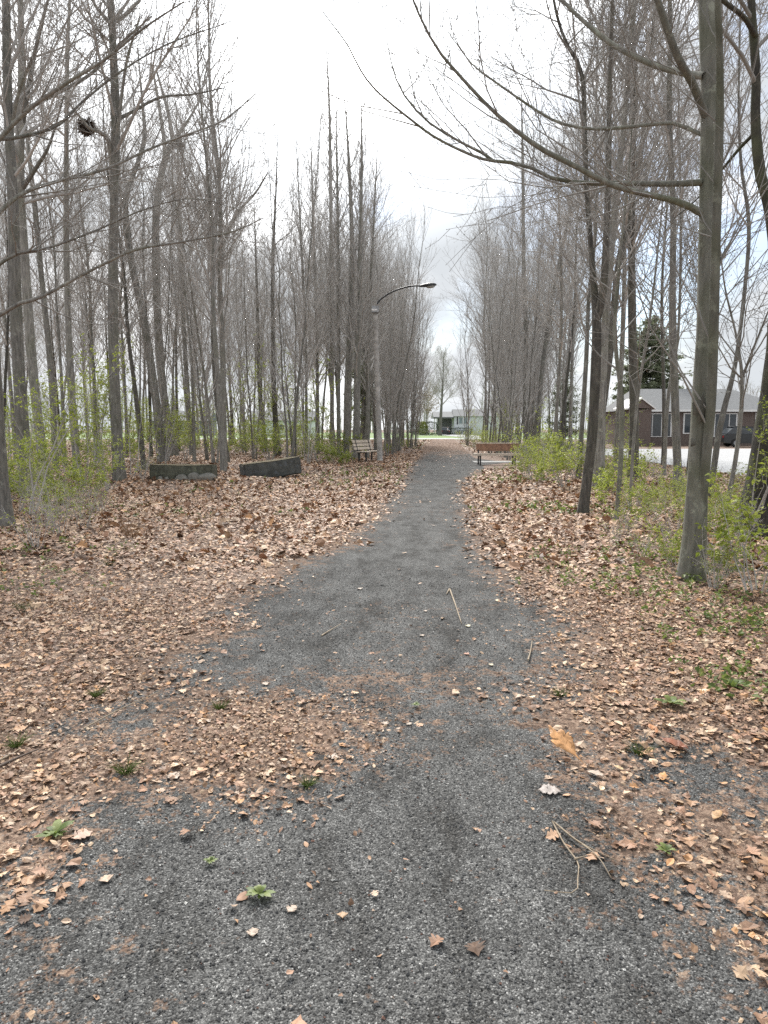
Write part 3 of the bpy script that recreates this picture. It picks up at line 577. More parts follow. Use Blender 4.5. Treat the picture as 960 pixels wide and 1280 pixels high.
# left of the path
h1 = hero([(150,604,21),(146,540,19),(141,400,17),(143,250,15),(145,150,14),(142,50,12),(140,0,11)], label='tall upright tree with the round nest, standing left of the flat mossy block', seed=21, n1=22, L1=3.0, cs=.5, extra_h=5, base_mat='bark',
  limbs=[[(141,212,8),(136,177,6),(126,166,6),(112,160,5),(95,140,3),(80,120,1.5)], [(146,150,6),(165,140,5),(200,122,4),(240,118,3),(280,110,1.5)], [(145,185,7),(152,120,5),(160,70,4),(175,20,2)], [(141,28,7),(155,20,6),(175,0,4)], [(138,30,6),(120,8,4),(105,-20,2)]])
hero([(206,578,17),(195,500,15),(180,400,13),(165,330,12),(158,270,10),(158,245,9),(170,212,8),(181,174,7),(178,124,4),(172,60,2)], label='crooked tree leaning left behind the flat mossy block, forked high up', seed=22, n1=18, L1=2.4, cs=.5, limbs=[[(158,262,7),(149,232,5),(145,190,4),(138,130,2)]], base_mat='bark')
hero([(218,572,16),(203,480,14),(197,390,14),(195,300,13),(197,250,12),(205,205,10),(218,174,8),(232,155,5),(250,120,3),(262,60,1.5)], label='sturdy grey trunk behind the flat mossy block, bent right at its fork', seed=23, n1=20, L1=2.6, cs=.48, limbs=[[(200,232,9),(206,190,7),(200,140,5),(190,80,3)], [(216,176,7),(210,140,5),(196,90,3)]], base_mat='bark')
hero([(283,578,14),(273,500,13),(267,420,10),(267,340,8),(268,300,7),(272,240,5),(275,180,1.2)], label='grey tree between the two mossy blocks, forked into a narrow vase', seed=24, n1=22, L1=2.0, cs=.45, limbs=[[(267,345,6),(280,300,5),(298,265,4),(320,240,3),(335,215,1.5)], [(266,320,5),(262,270,4),(258,210,2)]], base_mat='bark')
hero([(347,571,13),(343,500,9),(341,420,7),(341,320,6),(345,230,2.6),(347,160,.8)], label='dark straight trunk rising right behind the tilted mossy block', seed=25, n1=30, L1=2.0, cs=.4, crown_kw=dict(thick=1.7), base_mat='bark_dark')
hero([(332,567,10),(325,490,8),(322,400,6),(320,330,4),(318,250,.8)], label='slim dark trunk just left of the straight one behind the tilted block', seed=26, n1=26, L1=1.8, cs=.35, crown_kw=dict(thick=1.7), base_mat='bark_dark')
hero([(240,570,10),(233,470,8),(228,370,7),(225,280,5),(222,180,3)], label='thin grey tree behind the right end of the flat mossy block', seed=27, n1=28, L1=2.0, cs=.4, crown_kw=dict(thick=1.7), extra_h=2)
hero([(35,622,24),(26,500,22),(20,380,20),(18,260,17),(12,130,15),(10,0,12)], label='grey tree near the left edge, its stem close beside a second parallel one', seed=28, n1=20, L1=2.6, cs=.45, extra_h=4, base_mat='bark', limbs=[[(14,160,7),(25,110,5),(45,60,4),(60,0,2)]])
hero([(58,606,18),(42,470,16),(32,330,15),(26,240,15),(26,170,14),(28,100,12),(26,0,9)], label='parallel grey tree close beside the left edge tree, swollen at its fork', seed=29, n1=20, L1=2.8, cs=.45, extra_h=4, base_mat='bark', limbs=[[(26,165,9),(38,95,7),(48,45,5),(60,0,4),(72,-40,2)], [(27,140,8),(60,122,6),(110,95,5),(150,55,4),(190,20,2)], [(25,240,8),(45,210,6),(62,180,4),(80,120,2)]])
hero([(97,597,14),(89,480,12),(84,350,10),(83,200,8),(84,60,6),(86,0,5)], label='slim straight tree between the parallel pair and the nest tree', seed=30, n1=24, L1=2.2, cs=.45, extra_h=3, crown_kw=dict(thick=1.1))
hero([(70,590,11),(64,470,10),(52,350,9),(42,250,8),(30,150,5),(20,60,3)], label='thin tree leaning left between the parallel pair and the slim straight tree', seed=31, n1=24, L1=2.0, cs=.45, extra_h=2)
hero([(8,658,30),(2,610,25),(-3,540,22),(-10,430,20),(-18,300,18),(-24,150,16),(-28,0,13)], label='dark trunk cut by the left edge, its long limbs reaching across to the right', seed=32, n1=8, L1=2.4, cs=.7, extra_h=3, base_mat='bark', name='maple_tree', limb_dy=.3, lf=.6,
  limbs=[[(-12,402,9),(0,394,8),(25,379,8),(50,372,7),(100,345,6),(130,330,5.5),(170,312,5),(230,302,4),(290,290,3),(330,272,1.5)],
         [(-20,285,9),(20,247,8),(60,230,7),(130,212,6),(190,185,5),(240,166,4),(280,150,3),(325,112,1.5)],
         [(-24,200,9),(30,142,8),(80,106,6.5),(130,75,5),(180,35,4),(230,2,2)],
         [(-24,175,9),(20,172,8),(70,158,6),(100,130,5),(150,90,4),(210,55,3),(280,30,1.5)],
         [(-14,340,7),(20,318,6),(60,310,5),(120,288,4),(180,262,3),(240,248,2),(300,262,1)]])
# the tight bundle of tall stems by the bench with slats
BUND = [((432,574,14),(436,450,13),(440,330,10),(437,220,6),(430,112,.8)), ((445,575,15),(447,450,13),(450,330,9),(452,200,5),(452,132,.8)), ((459,573,9),(461,430,8),(466,300,5),(472,185,.8)), ((423,573,8),(423,400,7),(422,250,5),(420,120,.8)),
        ((415,570,9),(415,450,8),(414,300,7),(412,150,5),(408,55,.7)), ((398,569,7),(396,430,6),(392,300,5),(388,170,.8)), ((383,570,6),(382,430,5.5),(376,300,4),(370,175,.7))]
BL = ['thickest of the tight stem bundle beside the slatted bench, left of the centre stem', 'centre stem of the tight bundle, directly behind the slatted bench', 'slim right-leaning stem at the bundle, nearest the lamp pole', 'thin stem on the left flank of the tight bundle',
      'tallest straight stem just left of the tight bundle, its tip above all neighbours', 'second straight thin stem left of the tight bundle', 'third straight thin stem left of the bundle, leaning slightly left']
for q_, (p, l) in enumerate(zip(BUND, BL)): hero(list(p), label=l, seed=50 + q_, n1=54, L1=2.5, cs=.22, ang1=.5, wf=.62, crown_kw=dict(thick=1.5, k2=2.0, k3=1.6, k4=.9, ang=.5), limb_dy=.2)

# prototypes for the woodland
def proto_tree(seed, H, r0, cs, n1, L1, ang, stems=1, thick=1.7, base='bark', kw=None):
    r = np.random.default_rng(seed); root = empty('bare_tree', (0, 0, 0)); tg, cg = Geo(), Geo()
    for s_ in range(stems):
        az = r.uniform(0, 6.28); lean = r.uniform(.01, .09) if stems == 1 else r.uniform(.05, .12); h = H * (1 if s_ == 0 else r.uniform(.7, .95)); rr = r0 * (1 if s_ == 0 else r.uniform(.5, .8))
        t = np.linspace(0, 1, 10); wob = np.cumsum(r.normal(0, .09, (10, 2)), 0) * t[:, None]
        base_off = np.array([np.cos(az), np.sin(az)]) * (0 if s_ == 0 else .16)
        P = np.column_stack([base_off[0] + np.cos(az) * lean * h * t + wob[:, 0] * 1.6, base_off[1] + np.sin(az) * lean * h * t + wob[:, 1] * 1.6, h * t - .08 * (t == 0)])
        pa = smooth_path(np.column_stack([P, rr * (1 - t) ** 1.1 + .006]), 26); TP, TR = pa[:, :3], pa[:, 3]
        trunk_geo(tg, r, TP, TR, 9, .5)
        n = n1 if s_ == 0 else int(n1 * .6)
        tt = np.clip(np.linspace(cs, .97, n) + r.normal(0, .015, n), .05, .985); i = (tt * 25).astype(int); f = (tt * 25 - i)[:, None]
        b = TP[i] * (1 - f) + TP[np.minimum(i + 1, 25)] * f; az = np.arange(n) * 2.4 + r.normal(0, .5, n); a = ang + r.normal(0, .14, n)
        dd = np.column_stack([np.cos(az) * np.sin(a), np.sin(az) * np.sin(a), np.cos(a)]); q_ = np.clip((tt - cs) / (1 - cs), 0, 1); L = L1 * (1.25 - q_ ** 1.4) * r.uniform(.5, 1.4, n) + .5
        P1 = grow(r, b, dd, L, 7, .09, .09); R1 = taper(np.minimum(TR[i] * .6, .007 + .0085 * L), np.full(n, .005), 8)
        cg.tubes(P1, R1, 4); sub_branches(cg, r, P1, R1, L, **{**dict(thick=thick, k2=2.3, k3=1.8, k4=1.0, bud=.011), **(kw or {})})
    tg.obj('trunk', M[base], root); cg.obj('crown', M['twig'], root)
    return root
protos = [proto_tree(100 + i, 17.5, .07 + .016 * (i % 4), .26 + .05 * (i % 3), 44, (2.9, 2.3, 3.3)[i % 3], (.62, .75, .55)[i % 3], base=('bark', 'bark_dark', 'bark')[i % 3]) for i in range(8)]
thick_p = [proto_tree(200 + i, 14.0, .048, .12, 38, 2.2, .46, stems=2 + i % 2, thick=1.5, kw=dict(ang=.45, k2=1.7, k3=1.2, k4=.5)) for i in range(5)]

def in_lot(x, y): return (x > 11.5 and 22 < y < 60) or (y > 60 and x > 26)
spots = []
def try_spots(n, u0, u1, d0, d1, pick, mind, strip=None):
    c = 0; tries = 0
    while c < n and tries < 20000:
        tries += 1; u = rnd.uniform(u0, u1); d = math.exp(rnd.uniform(math.log(d0), math.log(d1))); p = W(u, 535, d); x, y = p[0], p[1]
        off = x - path_x(y)
        if abs(off) < 2.1 or (strip and not (strip[0] < off < strip[1])) or in_lot(x, y): continue
        if -7.5 < x < -1 and y < 24: continue
        if abs(off - 2.6) < 2.0 and 24 < y < 33: continue      # keep the benches in view
        if -3.6 < off < 0 and 24 < y < 36.5: continue
        if -3.6 < off < 0 and y > 105: continue
        if any((x - a) ** 2 + (y - b) ** 2 < mind ** 2 for a, b, _ in spots): continue
        spots.append((x, y, pick)); c += 1
try_spots(26, -20, 285, 24, 60, 'tree', 1.7); try_spots(12, 285, 400, 50, 75, 'tree', 1.8); try_spots(18, 0, 470, 62, 93, 'tree', 2.2)
try_spots(12, 400, 470, 42, 75, 'tree', 1.5)
try_spots(20, 474, 545, 34, 68, 'thick', 1.2, (-7, -2.1)); try_spots(16, 450, 525, 45, 90, 'tree', 1.6, (-11, -3.5))
try_spots(22, 572, 700, 34, 70, 'thick', 1.2, (2.1, 8)); try_spots(18, 590, 720, 40, 80, 'tree', 1.6, (3, 11))
try_spots(9, 690, 960, 17, 40, 'tree', 1.5, (3.5, 10.5))
try_spots(10, 20, 380, 26, 50, 'thick', 2.0)
REG = [(-99, 150, 'left of the nest tree'), (150, 270, 'behind the flat mossy block'), (270, 375, 'behind the tilted mossy block'), (375, 440, 'left of the stem bundle'), (440, 478, 'behind the slatted bench and lamp pole'), (478, 560, 'on the left path edge beyond the lamp pole'),
       (560, 650, 'on the right path edge behind the brown bench'), (650, 728, 'between the brown bench and the forked tree'), (728, 862, 'between the forked tree and the big maple'), (862, 2000, 'right of the big maple')]
ORD = ['first', 'second', 'third', 'fourth', 'fifth', 'sixth', 'seventh', 'eighth', 'ninth', 'tenth', 'eleventh', 'twelfth'] + ['%dth' % k for k in range(13, 90)]
for k_ in (21, 31, 41, 51): ORD[k_ - 1] = '%dst' % k_; ORD[k_] = '%dnd' % (k_ + 1); ORD[k_ + 1] = '%drd' % (k_ + 2)
used = {}
placed = []
for x, y, pk in spots:
    lst = protos if pk == 'tree' else thick_p; k = rnd.randrange(len(lst)); key = (pk, k)
    o = lst[k] if key not in used else copy_tree(lst[k]); used[key] = 1
    s = rnd.uniform(.82, 1.12); w = s * rnd.uniform(.8, 1.15)
    o.location = (x, y, gz(x, y)); o.rotation_euler = (rnd.gauss(0, .018), rnd.gauss(0, .018), rnd.uniform(0, 6.28)); o.scale = (w, w, s)
    placed.append((to_px((x, y, 0))[0], pk, o))
for a, b, where in REG:
    row = sorted([p for p in placed if a <= p[0] < b], key=lambda p: p[0])
    for i, (u, pk, o) in enumerate(row):
        tag(o, '%s %s, %s from left %s' % (('slim single-trunk' if pk == 'tree' else 'clumped multi-stem'), 'bare tree', ORD[i], where), 'tree', 'bare trees of the wood along the path')

# bird nest in the tall tree
def twig_ball(name, c, r, seed, label, cat):
    rg = np.random.default_rng(seed); g = Geo(); n = 420
    d = rg.normal(size=(n, 3)); d /= np.linalg.norm(d, axis=1, keepdims=True); p = d * r * rg.uniform(.3, 1.0, (n, 1)) * np.array([1, 1, .85])
    t = np.cross(d, rg.normal(size=(n, 3))); P = grow(rg, p, t, np.full(n, r * 1.1), 3, .25, 0); g.tubes(P, np.full((n, 4), .007), 3)
    g.leaves(rg, p * 1.05, .12); o = g.obj(name, M['stick_d']); o.location = tuple(c); return tag(o, label, cat)
dn = h1.location.y
twig_ball('squirrel_nest', W(108, 159, dn - .0), .17, 4, 'round dark nest of twigs and leaves on a limb high in the tall left tree', 'nest')
twig_ball('squirrel_nest', W(222, 180, 25.6), .13, 5, 'smaller ragged leaf clump at the fork of the bent grey trunk behind the block', 'nest')

# tree by the far house and tan budding tree, conifers
o = tree_from_pixels('bare_tree', [(550,545,6),(551,520,5),(553,490,3.2),(554,465,2),(555,440,1)], 'lone rounded bare tree on the lawn in the gap at the path end', seed=70, depth=146, n1=44, L1=4.6, cs=.34, crown_kw=dict(thick=3.4, k3=2.0, k4=1.2, bud=0), ang1=.7, limb_dy=0)
def leaf_tree(name, u, v0, vtop, d, rad, mat, label, seed, n=3500, size=.3, squash=1.0):
    r = np.random.default_rng(seed); p0 = W(u, 535, d); k = d / F; H = (535 - vtop) * k + CAMH; root = empty(name, (p0[0], d, 0)); tag(root, label, 'tree')
    g = Geo(); t = np.linspace(0, 1, 8); trunk_geo(g, r, np.column_stack([t * 0, t * 0, t * H * .8]), .12 * (1 - t) + .02, 8, .4); g.obj('trunk', M['bark'], root)
    cg = Geo(); nb = 26; a = np.arange(nb) * 2.4; b = np.column_stack([a * 0, a * 0, np.linspace(.3, .78, nb) * H]); dd = np.column_stack([np.cos(a), np.sin(a), np.full(nb, .7)])
    P1 = grow(r, b, dd, np.full(nb, rad * 1.1), 5, .12, .05); R1 = taper(np.full(nb, .04), np.full(nb, .01), 6); cg.tubes(P1, R1, 4)
    b, d2, pr, tt, ix = spawn(r, P1, R1, np.full(nb, 14), .2, 1, .7, .25, .1); P2 = grow(r, b, d2, r.uniform(.4, 1.2, len(ix)), 3, .15, .03); cg.tubes(P2, np.full((len(ix), 4), .012), 3)
    cg.obj('crown', M['twig'], root)
    lg = Geo(); e = P2.reshape(-1, 3); q = e[r.integers(0, len(e), n)] + r.normal(0, .18, (n, 3)); lg.leaves(r, q, size); lg.obj('foliage', M[mat], root, smooth=False)
    return root
leaf_tree('budding_tree', 533, 545, 478, 152, 3.2, 'tan_leaf', 'tan budding tree behind the golden round bush at the path end', 71, 1600, .28)
def conifer(u, vtop, d, rad, label, seed, skirt=.12, ls=.13):
    r = np.random.default_rng(seed); p0 = W(u, 535, d); H = (535 - vtop) * d / F + CAMH; root = empty('conifer_tree', (p0[0], d, 0)); tag(root, label, 'tree')
    g = Geo(); t = np.linspace(0, 1, 10); trunk_geo(g, r, np.column_stack([t * 0, t * 0, t * H]), .14 * (1 - t) + .015, 8, .4); g.obj('trunk', M['bark_dark'], root)
    nb = int(H * 17); z = np.sort(r.uniform(skirt, .99, nb)); a = r.uniform(0, 6.28, nb); L = rad * (1.04 - z) ** .75 * r.uniform(.65, 1.15, nb) + .15
    b = np.column_stack([a * 0, a * 0, z * H]); dd = np.column_stack([np.cos(a), np.sin(a), r.uniform(-.1, .35, nb)])
    P1 = grow(r, b, dd, L, 5, .06, -.02); cg = Geo(); R1 = taper(np.full(nb, .022), np.full(nb, .006), 6); cg.tubes(P1, R1, 4); cg.obj('branches', M['bark_dark'], root)
    b, d2, pr, tt, ix = spawn(r, P1, R1, np.maximum(3, (L * 12).astype(int)), .12, 1, .8, .3, -.05); P2 = grow(r, b, d2, r.uniform(.15, .5, len(ix)), 2, .1, -.05)
    lg = Geo()
    for q_ in range(3):
        pp = P2[:, q_]; lg.leaves(r, np.repeat(pp, 2, 0) + r.normal(0, .05, (len(pp) * 2, 3)), ls)
    lg.obj('foliage', M['needle'], root, smooth=False); return root
conifer(810, 400, 73, 5.4, 'tall soft green conifer rising behind the left end of the brick house roof', 72, .1, .24)
conifer(456, 350, 52, 1.3, 'narrow grey-green evergreen half hidden behind the stem bundle', 73)
conifer(705, 455, 58, 1.6, 'low dark evergreen behind the thicket between bench and forked tree', 74)

# ------------------------------------------------------------------ shrubs, saplings and small plants
def shrub_proto(name, seed, H, stems, leaves_per, size, mat, spread=.45, tw=1.0):
    r = np.random.default_rng(seed); root = empty(name, (0, 0, 0)); g, lg = Geo(), Geo()
    a = r.uniform(0, 6.28, stems); b = np.column_stack([np.cos(a), np.sin(a), np.zeros(stems)]) * r.uniform(0, .12, (stems, 1)); b[:, 2] = -.03
    dd = np.column_stack([np.cos(a) * spread, np.sin(a) * spread, np.ones(stems)]); L = H * r.uniform(.6, 1.1, stems)
    P1 = grow(r, b, dd, L, 7, .12, .02); R1 = taper(np.full(stems, .005 + .003 * H) * tw, np.full(stems, .002) * tw, 8); g.tubes(P1, R1, 5)
    b, d2, pr, t, ix = spawn(r, P1, R1, np.maximum(2, (L * 5).astype(int)), .25, 1, .8, .25, .2); L2 = r.uniform(.2, .6, len(ix)) * min(1.3, H * .6); P2 = grow(r, b, d2, L2, 4, .16, .04); R2 = taper(np.minimum(pr * .7, .004), np.full(len(ix), .0015), 5); g.tubes(P2, R2, 4)
    b, d3, pr, t, ix = spawn(r, P2, R2, np.full(len(ix), 3), .2, 1, .8, .25, .1); P3 = grow(r, b, d3, r.uniform(.08, .25, len(ix)), 2, .15, .03); g.tubes(P3, np.full((len(ix), 3), .0016), 3)
    g.obj('stems', M['twig'], root); e = np.concatenate([P2[:, 2:].reshape(-1, 3), P3[:, 1:].reshape(-1, 3)])
    q = e[r.integers(0, len(e), leaves_per * stems)]; lg.leaves(r, q + r.normal(0, .015, q.shape), size); lg.obj('foliage', M[mat], root, smooth=False)
    return root
SH = [shrub_proto('leafing_shrub', 300 + i, (1.1, 1.5, .8, 1.9)[i], (8, 9, 7, 10)[i], (100, 110, 85, 95)[i], .062, 'spring') for i in range(4)]
BR = [shrub_proto('bare_shrub', 320 + i, (1.3, 1.0)[i], 12, 14, .045, 'spring', .3) for i in range(2)]
SP = [shrub_proto('young_sapling', 340 + i, (3.2, 4.2, 2.4)[i], 2 + i % 2, (230, 280, 190)[i], .07, 'spring', .14, 1.4) for i in range(3)]
first = set(); shr = []
def put(lst, u, v, s=1.0, pt=None):
    k = rnd.randrange(len(lst)); src = lst[k]
    o = src if src.name not in first else copy_tree(src); first.add(src.name)
    p = Gp(u, v) if pt is None else pt; sx = s * rnd.uniform(.85, 1.2); o.location = tuple(p); o.scale = (sx, sx, sx); o.rotation_euler = (0, 0, rnd.uniform(0, 6.28)); shr.append((to_px(p)[0], p[1], lst, o)); return o
# right side thicket
for u, v in [(658,598),(666,600),(676,604),(690,600),(706,612),(672,586),(678,580),(670,590),(718,600),(700,590),(690,578)]: put(SH, u, v, .85)
for u, v in [(752,628),(790,634),(770,612),(795,605),(760,600),(950,745),(758,615)]: put(SH, u, v, .8)
for u, v in [(805,632),(822,640),(845,628),(835,618),(895,640),(915,655),(930,640),(905,625),(860,640),(812,655),(850,660),(788,660),(900,670),(880,660)]: put(SH, u, v, .42)
for u, v in [(800,700),(772,680),(838,690),(890,700),(905,720),(925,690),(845,715),(893,742)]: put(BR if rnd.random() < .5 else SH, u, v, .42)
for u, v in [(740,592),(780,600),(700,575),(722,590)]: put(BR, u, v, 1.1)
for u, v in [(820,608),(850,616),(870,612),(935,630),(812,600)]: put(BR, u, v, .5)
for u, v in [(680,582),(750,584),(785,592),(938,672)]: put(SP, u, v, .7)
# left side thicket
for u, v in [(20,640),(45,632),(70,640),(95,628),(115,622),(30,618),(60,612),(135,614),(8,632),(100,606)]: put(SH, u, v, .9)
for u, v in [(40,645),(62,628),(85,618),(20,612),(110,608),(130,602),(165,596),(15,596),(50,598),(180,585),(75,590),(205,582)]: put(SP, u, v, .85)
for u, v in [(45,692),(75,672),(105,660),(98,650),(125,640),(60,660),(190,600),(178,604)]: put(BR, u, v, .62)
for u, v in [(290,572),(305,570),(318,572),(280,570),(330,568),(265,568),(240,567),(372,574),(385,577),(398,578),(410,579),(420,580),(378,572),(392,574),(408,574),(300,566),(355,570)]: put(SH if u < 345 else (BR + SH), u, v, 1.0)
for u, v in [(485,568),(495,565),(505,562),(478,571),(512,559),(498,560),(436,580),(428,580)]: put(SH + BR, u, v, .8)
for u, v in [(594,562),(603,563),(612,564),(622,566),(634,562),(645,564),(662,572),(584,557),(578,554),(590,557)]: put(SH + BR, u, v, .9)
# hazy understory deeper in, both sides
for _ in range(46):
    u = rnd.uniform(0, 440); d = rnd.uniform(30, 60); p = W(u, 535, d); put(SH + SP, u, 0, rnd.uniform(1.0, 1.5), np.array([p[0], d, gz(p[0], d)]))
for _ in range(22):
    d = rnd.uniform(36, 90); x = path_x(d) + rnd.uniform(3, 7); put(SH + SP, 0, 0, rnd.uniform(.7, 1.1), np.array([x, d, gz(x, d)]))
for nm, keyset, desc in (('a', SH, 'yellow-green leafing shrub'), ('b', BR, 'nearly bare twiggy shrub'), ('c', SP, 'spindly green-budding sapling')):
    for a, b, where in REG:
        row = sorted([s for s in shr if a <= s[0] < b and s[3].name.split('.')[0] == keyset[0].name.split('.')[0]], key=lambda s: s[0])
        for i, s in enumerate(row): tag(s[3], '%s, %s from left %s' % (desc, ORD[i], where), 'sapling' if nm == 'c' else 'shrub', {'a': 'leafing shrubs along the wood edge', 'b': 'bare twiggy shrubs along the wood edge', 'c': 'young saplings in the wood'}[nm])

# low green ground cover (uncountable)
g = Geo(); r = np.random.default_rng(77)
def patch(u, v, n, rx, ry):
    c = G(u, v)[:2]; P = c + r.normal(size=(n, 2)) * np.array([rx, ry]); P = P[sdist(P) > .1]; return P
areas = [(700,635,60,.8,.6),(760,640,60,.6,.7),(640,600,60,.8,.8),(830,720,60,.6,.5),(930,790,70,.35,.3),(900,760,60,.4,.4),(850,690,60,.5,.5),(940,860,40,.2,.25),(800,735,45,.4,.3),(760,700,35,.5,.4),(910,700,70,.5,.6),(60,700,25,.7,.5),(180,640,50,1.5,1.0),(260,620,40,1.5,1.5),(120,640,60,1.2,1),(30,730,30,.5,.4),(470,590,60,.8,3),(420,600,40,1,2),(520,556,120,.7,9),(582,557,120,.5,9),(650,590,60,.8,2),(90,690,16,.5,.4)]
PP = np.concatenate([patch(*a) for a in areas]); zz = ground_h(PP)
for (x, y), z in zip(PP, zz):
    k = r.integers(3, 8); q = np.column_stack([x + r.normal(0, .025, k), y + r.normal(0, .025, k), z + r.uniform(.02, .1, k)]); g.leaves(r, q, .045 if y < 12 else .075)
gcov = g.obj('ground_cover', M['ivy'], smooth=False); tag(gcov, 'scattered low green seedlings growing up through the leaf litter', 'ground cover', kind='stuff')

# rosette weeds and grass tufts near the camera: things
def weed(u, v, R, kind, label, seed, cat='weed'):
    r = np.random.default_rng(seed); p = Gp(u, v); g = Geo()
    if kind == 'rosette':
        n = 13; a = np.arange(n) * 2.4; el = r.uniform(.15, .8, n)
        for ai, e in zip(a, el):
            L = R * r.uniform(.6, 1.1); w = L * .2; t = np.linspace(0, 1, 5); x = t * L * math.cos(e); z = .012 + np.sin(t * 2.2) * L * math.sin(e) * .6; ww = w * np.array([.15, .7, 1, .75, .05])
            c, s = math.cos(ai), math.sin(ai); Lv = np.column_stack([x * c - ww * s, x * s + ww * c, z]); Rv = np.column_stack([x * c + ww * s, x * s - ww * c, z]); V = np.vstack([Lv, Rv]); g.add(V, [[i, i + 1, 6 + i, 5 + i] for i in range(4)])
        o = g.obj('weed', M['ivy'], smooth=True)
    elif kind == 'grass':
        n = 60; a = r.uniform(0, 6.28, n); b = np.column_stack([np.cos(a), np.sin(a), a * 0]) * r.uniform(0, R * .3, (n, 1)); P = grow(r, b, np.column_stack([np.cos(a) * .7, np.sin(a) * .7, np.ones(n)]), R * r.uniform(.5, 1.2, n), 4, .15, -.14); g.tubes(P, taper(np.full(n, .0018), np.full(n, .0005), 5), 3)
        o = g.obj('grass_tuft', M['ivy'])
    else:
        n = 70; a = r.uniform(0, 6.28, n); b = np.column_stack([np.cos(a), np.sin(a), a * 0]) * r.uniform(0, R * .35, (n, 1)); P = grow(r, b, np.column_stack([np.cos(a) * .6, np.sin(a) * .6, np.ones(n)]), R * r.uniform(.5, 1.2, n), 4, .2, -.1); g.tubes(P, taper(np.full(n, .003), np.full(n, .001), 5), 3)
        o = g.obj('dry_grass_tuft', M['straw'])
    o.location = tuple(p + np.array([0, 0, .008])); return tag(o, label, cat)
for i, (u, v, R, k, l, c) in enumerate([
 (70,1048,.075,'rosette','green broadleaf weed in the litter at the lower left, beside the pale pink leaf','weed'),
 (158,968,.09,'grass','green grass tuft among crushed leaves above the lower left gravel','grass tuft'),
 (120,872,.07,'grass','small green tuft in crushed leaves left of the side trail','grass tuft'),
 (325,1125,.055,'rosette','flat olive weed alone on the gravel near the bottom left of the path','weed'),
 (263,1083,.03,'rosette','tiny yellow-green seedling on the gravel left of the flat olive weed','weed'),
 (520,886,.035,'rosette','tiny bright green seedling in the middle of the path','weed'),
 (838,885,.1,'rosette','wide green weed spreading in the litter right of the pale stick','weed'),
 (800,945,.08,'grass','small green grass tuft between the oak leaf and the curled red leaf','grass tuft'),
 (832,1070,.04,'rosette','small green seedling in the brown litter at the lower right','weed'),
 (918,862,.09,'rosette','green weed near the right edge amid pale curled leaves','weed'),
 (20,935,.08,'grass','green tuft at the left edge above the fallen dark stick','grass tuft'),
 (275,888,.06,'grass','sparse green tuft where the side trail meets the gravel','grass tuft'),
 (385,985,.05,'grass','faint olive tuft at the tip of the crushed leaf band','grass tuft'),
 (165,672,.28,'straw','rusty brown tuft of dead grass in the left leaf litter','grass tuft'),
 (258,610,.3,'straw','dry brown grass tuft in front of the gap between the mossy blocks','grass tuft'),
 (30,762,.12,'grass','short green tuft in the litter at the left edge','grass tuft'),
 (137,705,.1,'grass','small green tuft between dead grass and the left saplings','grass tuft'),
 (700,872,.06,'grass','thin green tuft at the right gravel edge above the oak leaf','grass tuft')]): weed(u, v, R, k, l, 400 + i, c)

# single leaves
def oak_outline(r, lob=4):
    L = []
    for k in range(lob):
        y = .16 + .6 * k / lob; w = (.22, .36, .4, .26)[k]; L += [(.06, y), (w * .85, y + .10), (w * 1.1, y + .15), (w * .75, y + .165), (.08, y + .15)]
    L += [(.07, .9)]
    return [(0, -.22), (.012, 0)] + L + [(0, 1)] + [(-x * r.uniform(.9, 1.1), y + r.uniform(-.03, .03)) for x, y in L[::-1]] + [(-.012, 0)]
def loose_leaf(u, v, size, ang, col, label, kind, seed, curl=.5, lift=.0, group=None):
    r = np.random.default_rng(seed); p = Gp(u, v)
    o = oak_outline(r) if kind == 'oak' else [tuple(q) for q in (lobed(r, 3) if kind == 'maple' else np.array([(0, 0), (.18, .25), (.22, .5), (.14, .78), (0, 1), (-.15, .8), (-.24, .5), (-.16, .22)]))]
    bm = bmesh.new(); vs = [bm.verts.new((x, y - .4, 0)) for x, y in o]; f = bm.faces.new(vs)
    bmesh.ops.triangulate(bm, faces=[f]); bmesh.ops.subdivide_edges(bm, edges=bm.edges[:], cuts=1, use_grid_fill=False); bmesh.ops.triangulate(bm, faces=bm.faces[:])
    for w in bm.verts:
        x, y = w.co.x, w.co.y; w.co.z = (curl if kind == 'plain' else curl * .5) * (abs(x) * .4 + x * x * .8 + .35 * y * y + .25 * x * y) + r.normal(0, .007 if kind == 'oak' else .018) + lift * y
    z0 = min(w.co.z for w in bm.verts)
    for w in bm.verts: w.co = Vector((w.co.x, w.co.y, w.co.z - z0)) * size
    m = leaf_mats.get(col)
    if m is None: m = leaf_mats[col] = plain('dry_leaf_' + str(len(leaf_mats)), col, .6, var=.3, scale=30)
    ob = obj_bm('fallen_leaf', bm, m, smooth=True); md = ob.modifiers.new('thickness', 'SOLIDIFY'); md.thickness = .0006
    ob.location = tuple(p + np.array([0, 0, .014])); ob.rotation_euler = (0, 0, ang); return tag(ob, label, 'leaf', group)
leaf_mats = {}
OR, PALE, RED, TAN, GREY = (.52, .27, .11), (.38, .3, .235), (.2, .075, .04), (.42, .28, .17), (.3, .26, .235)
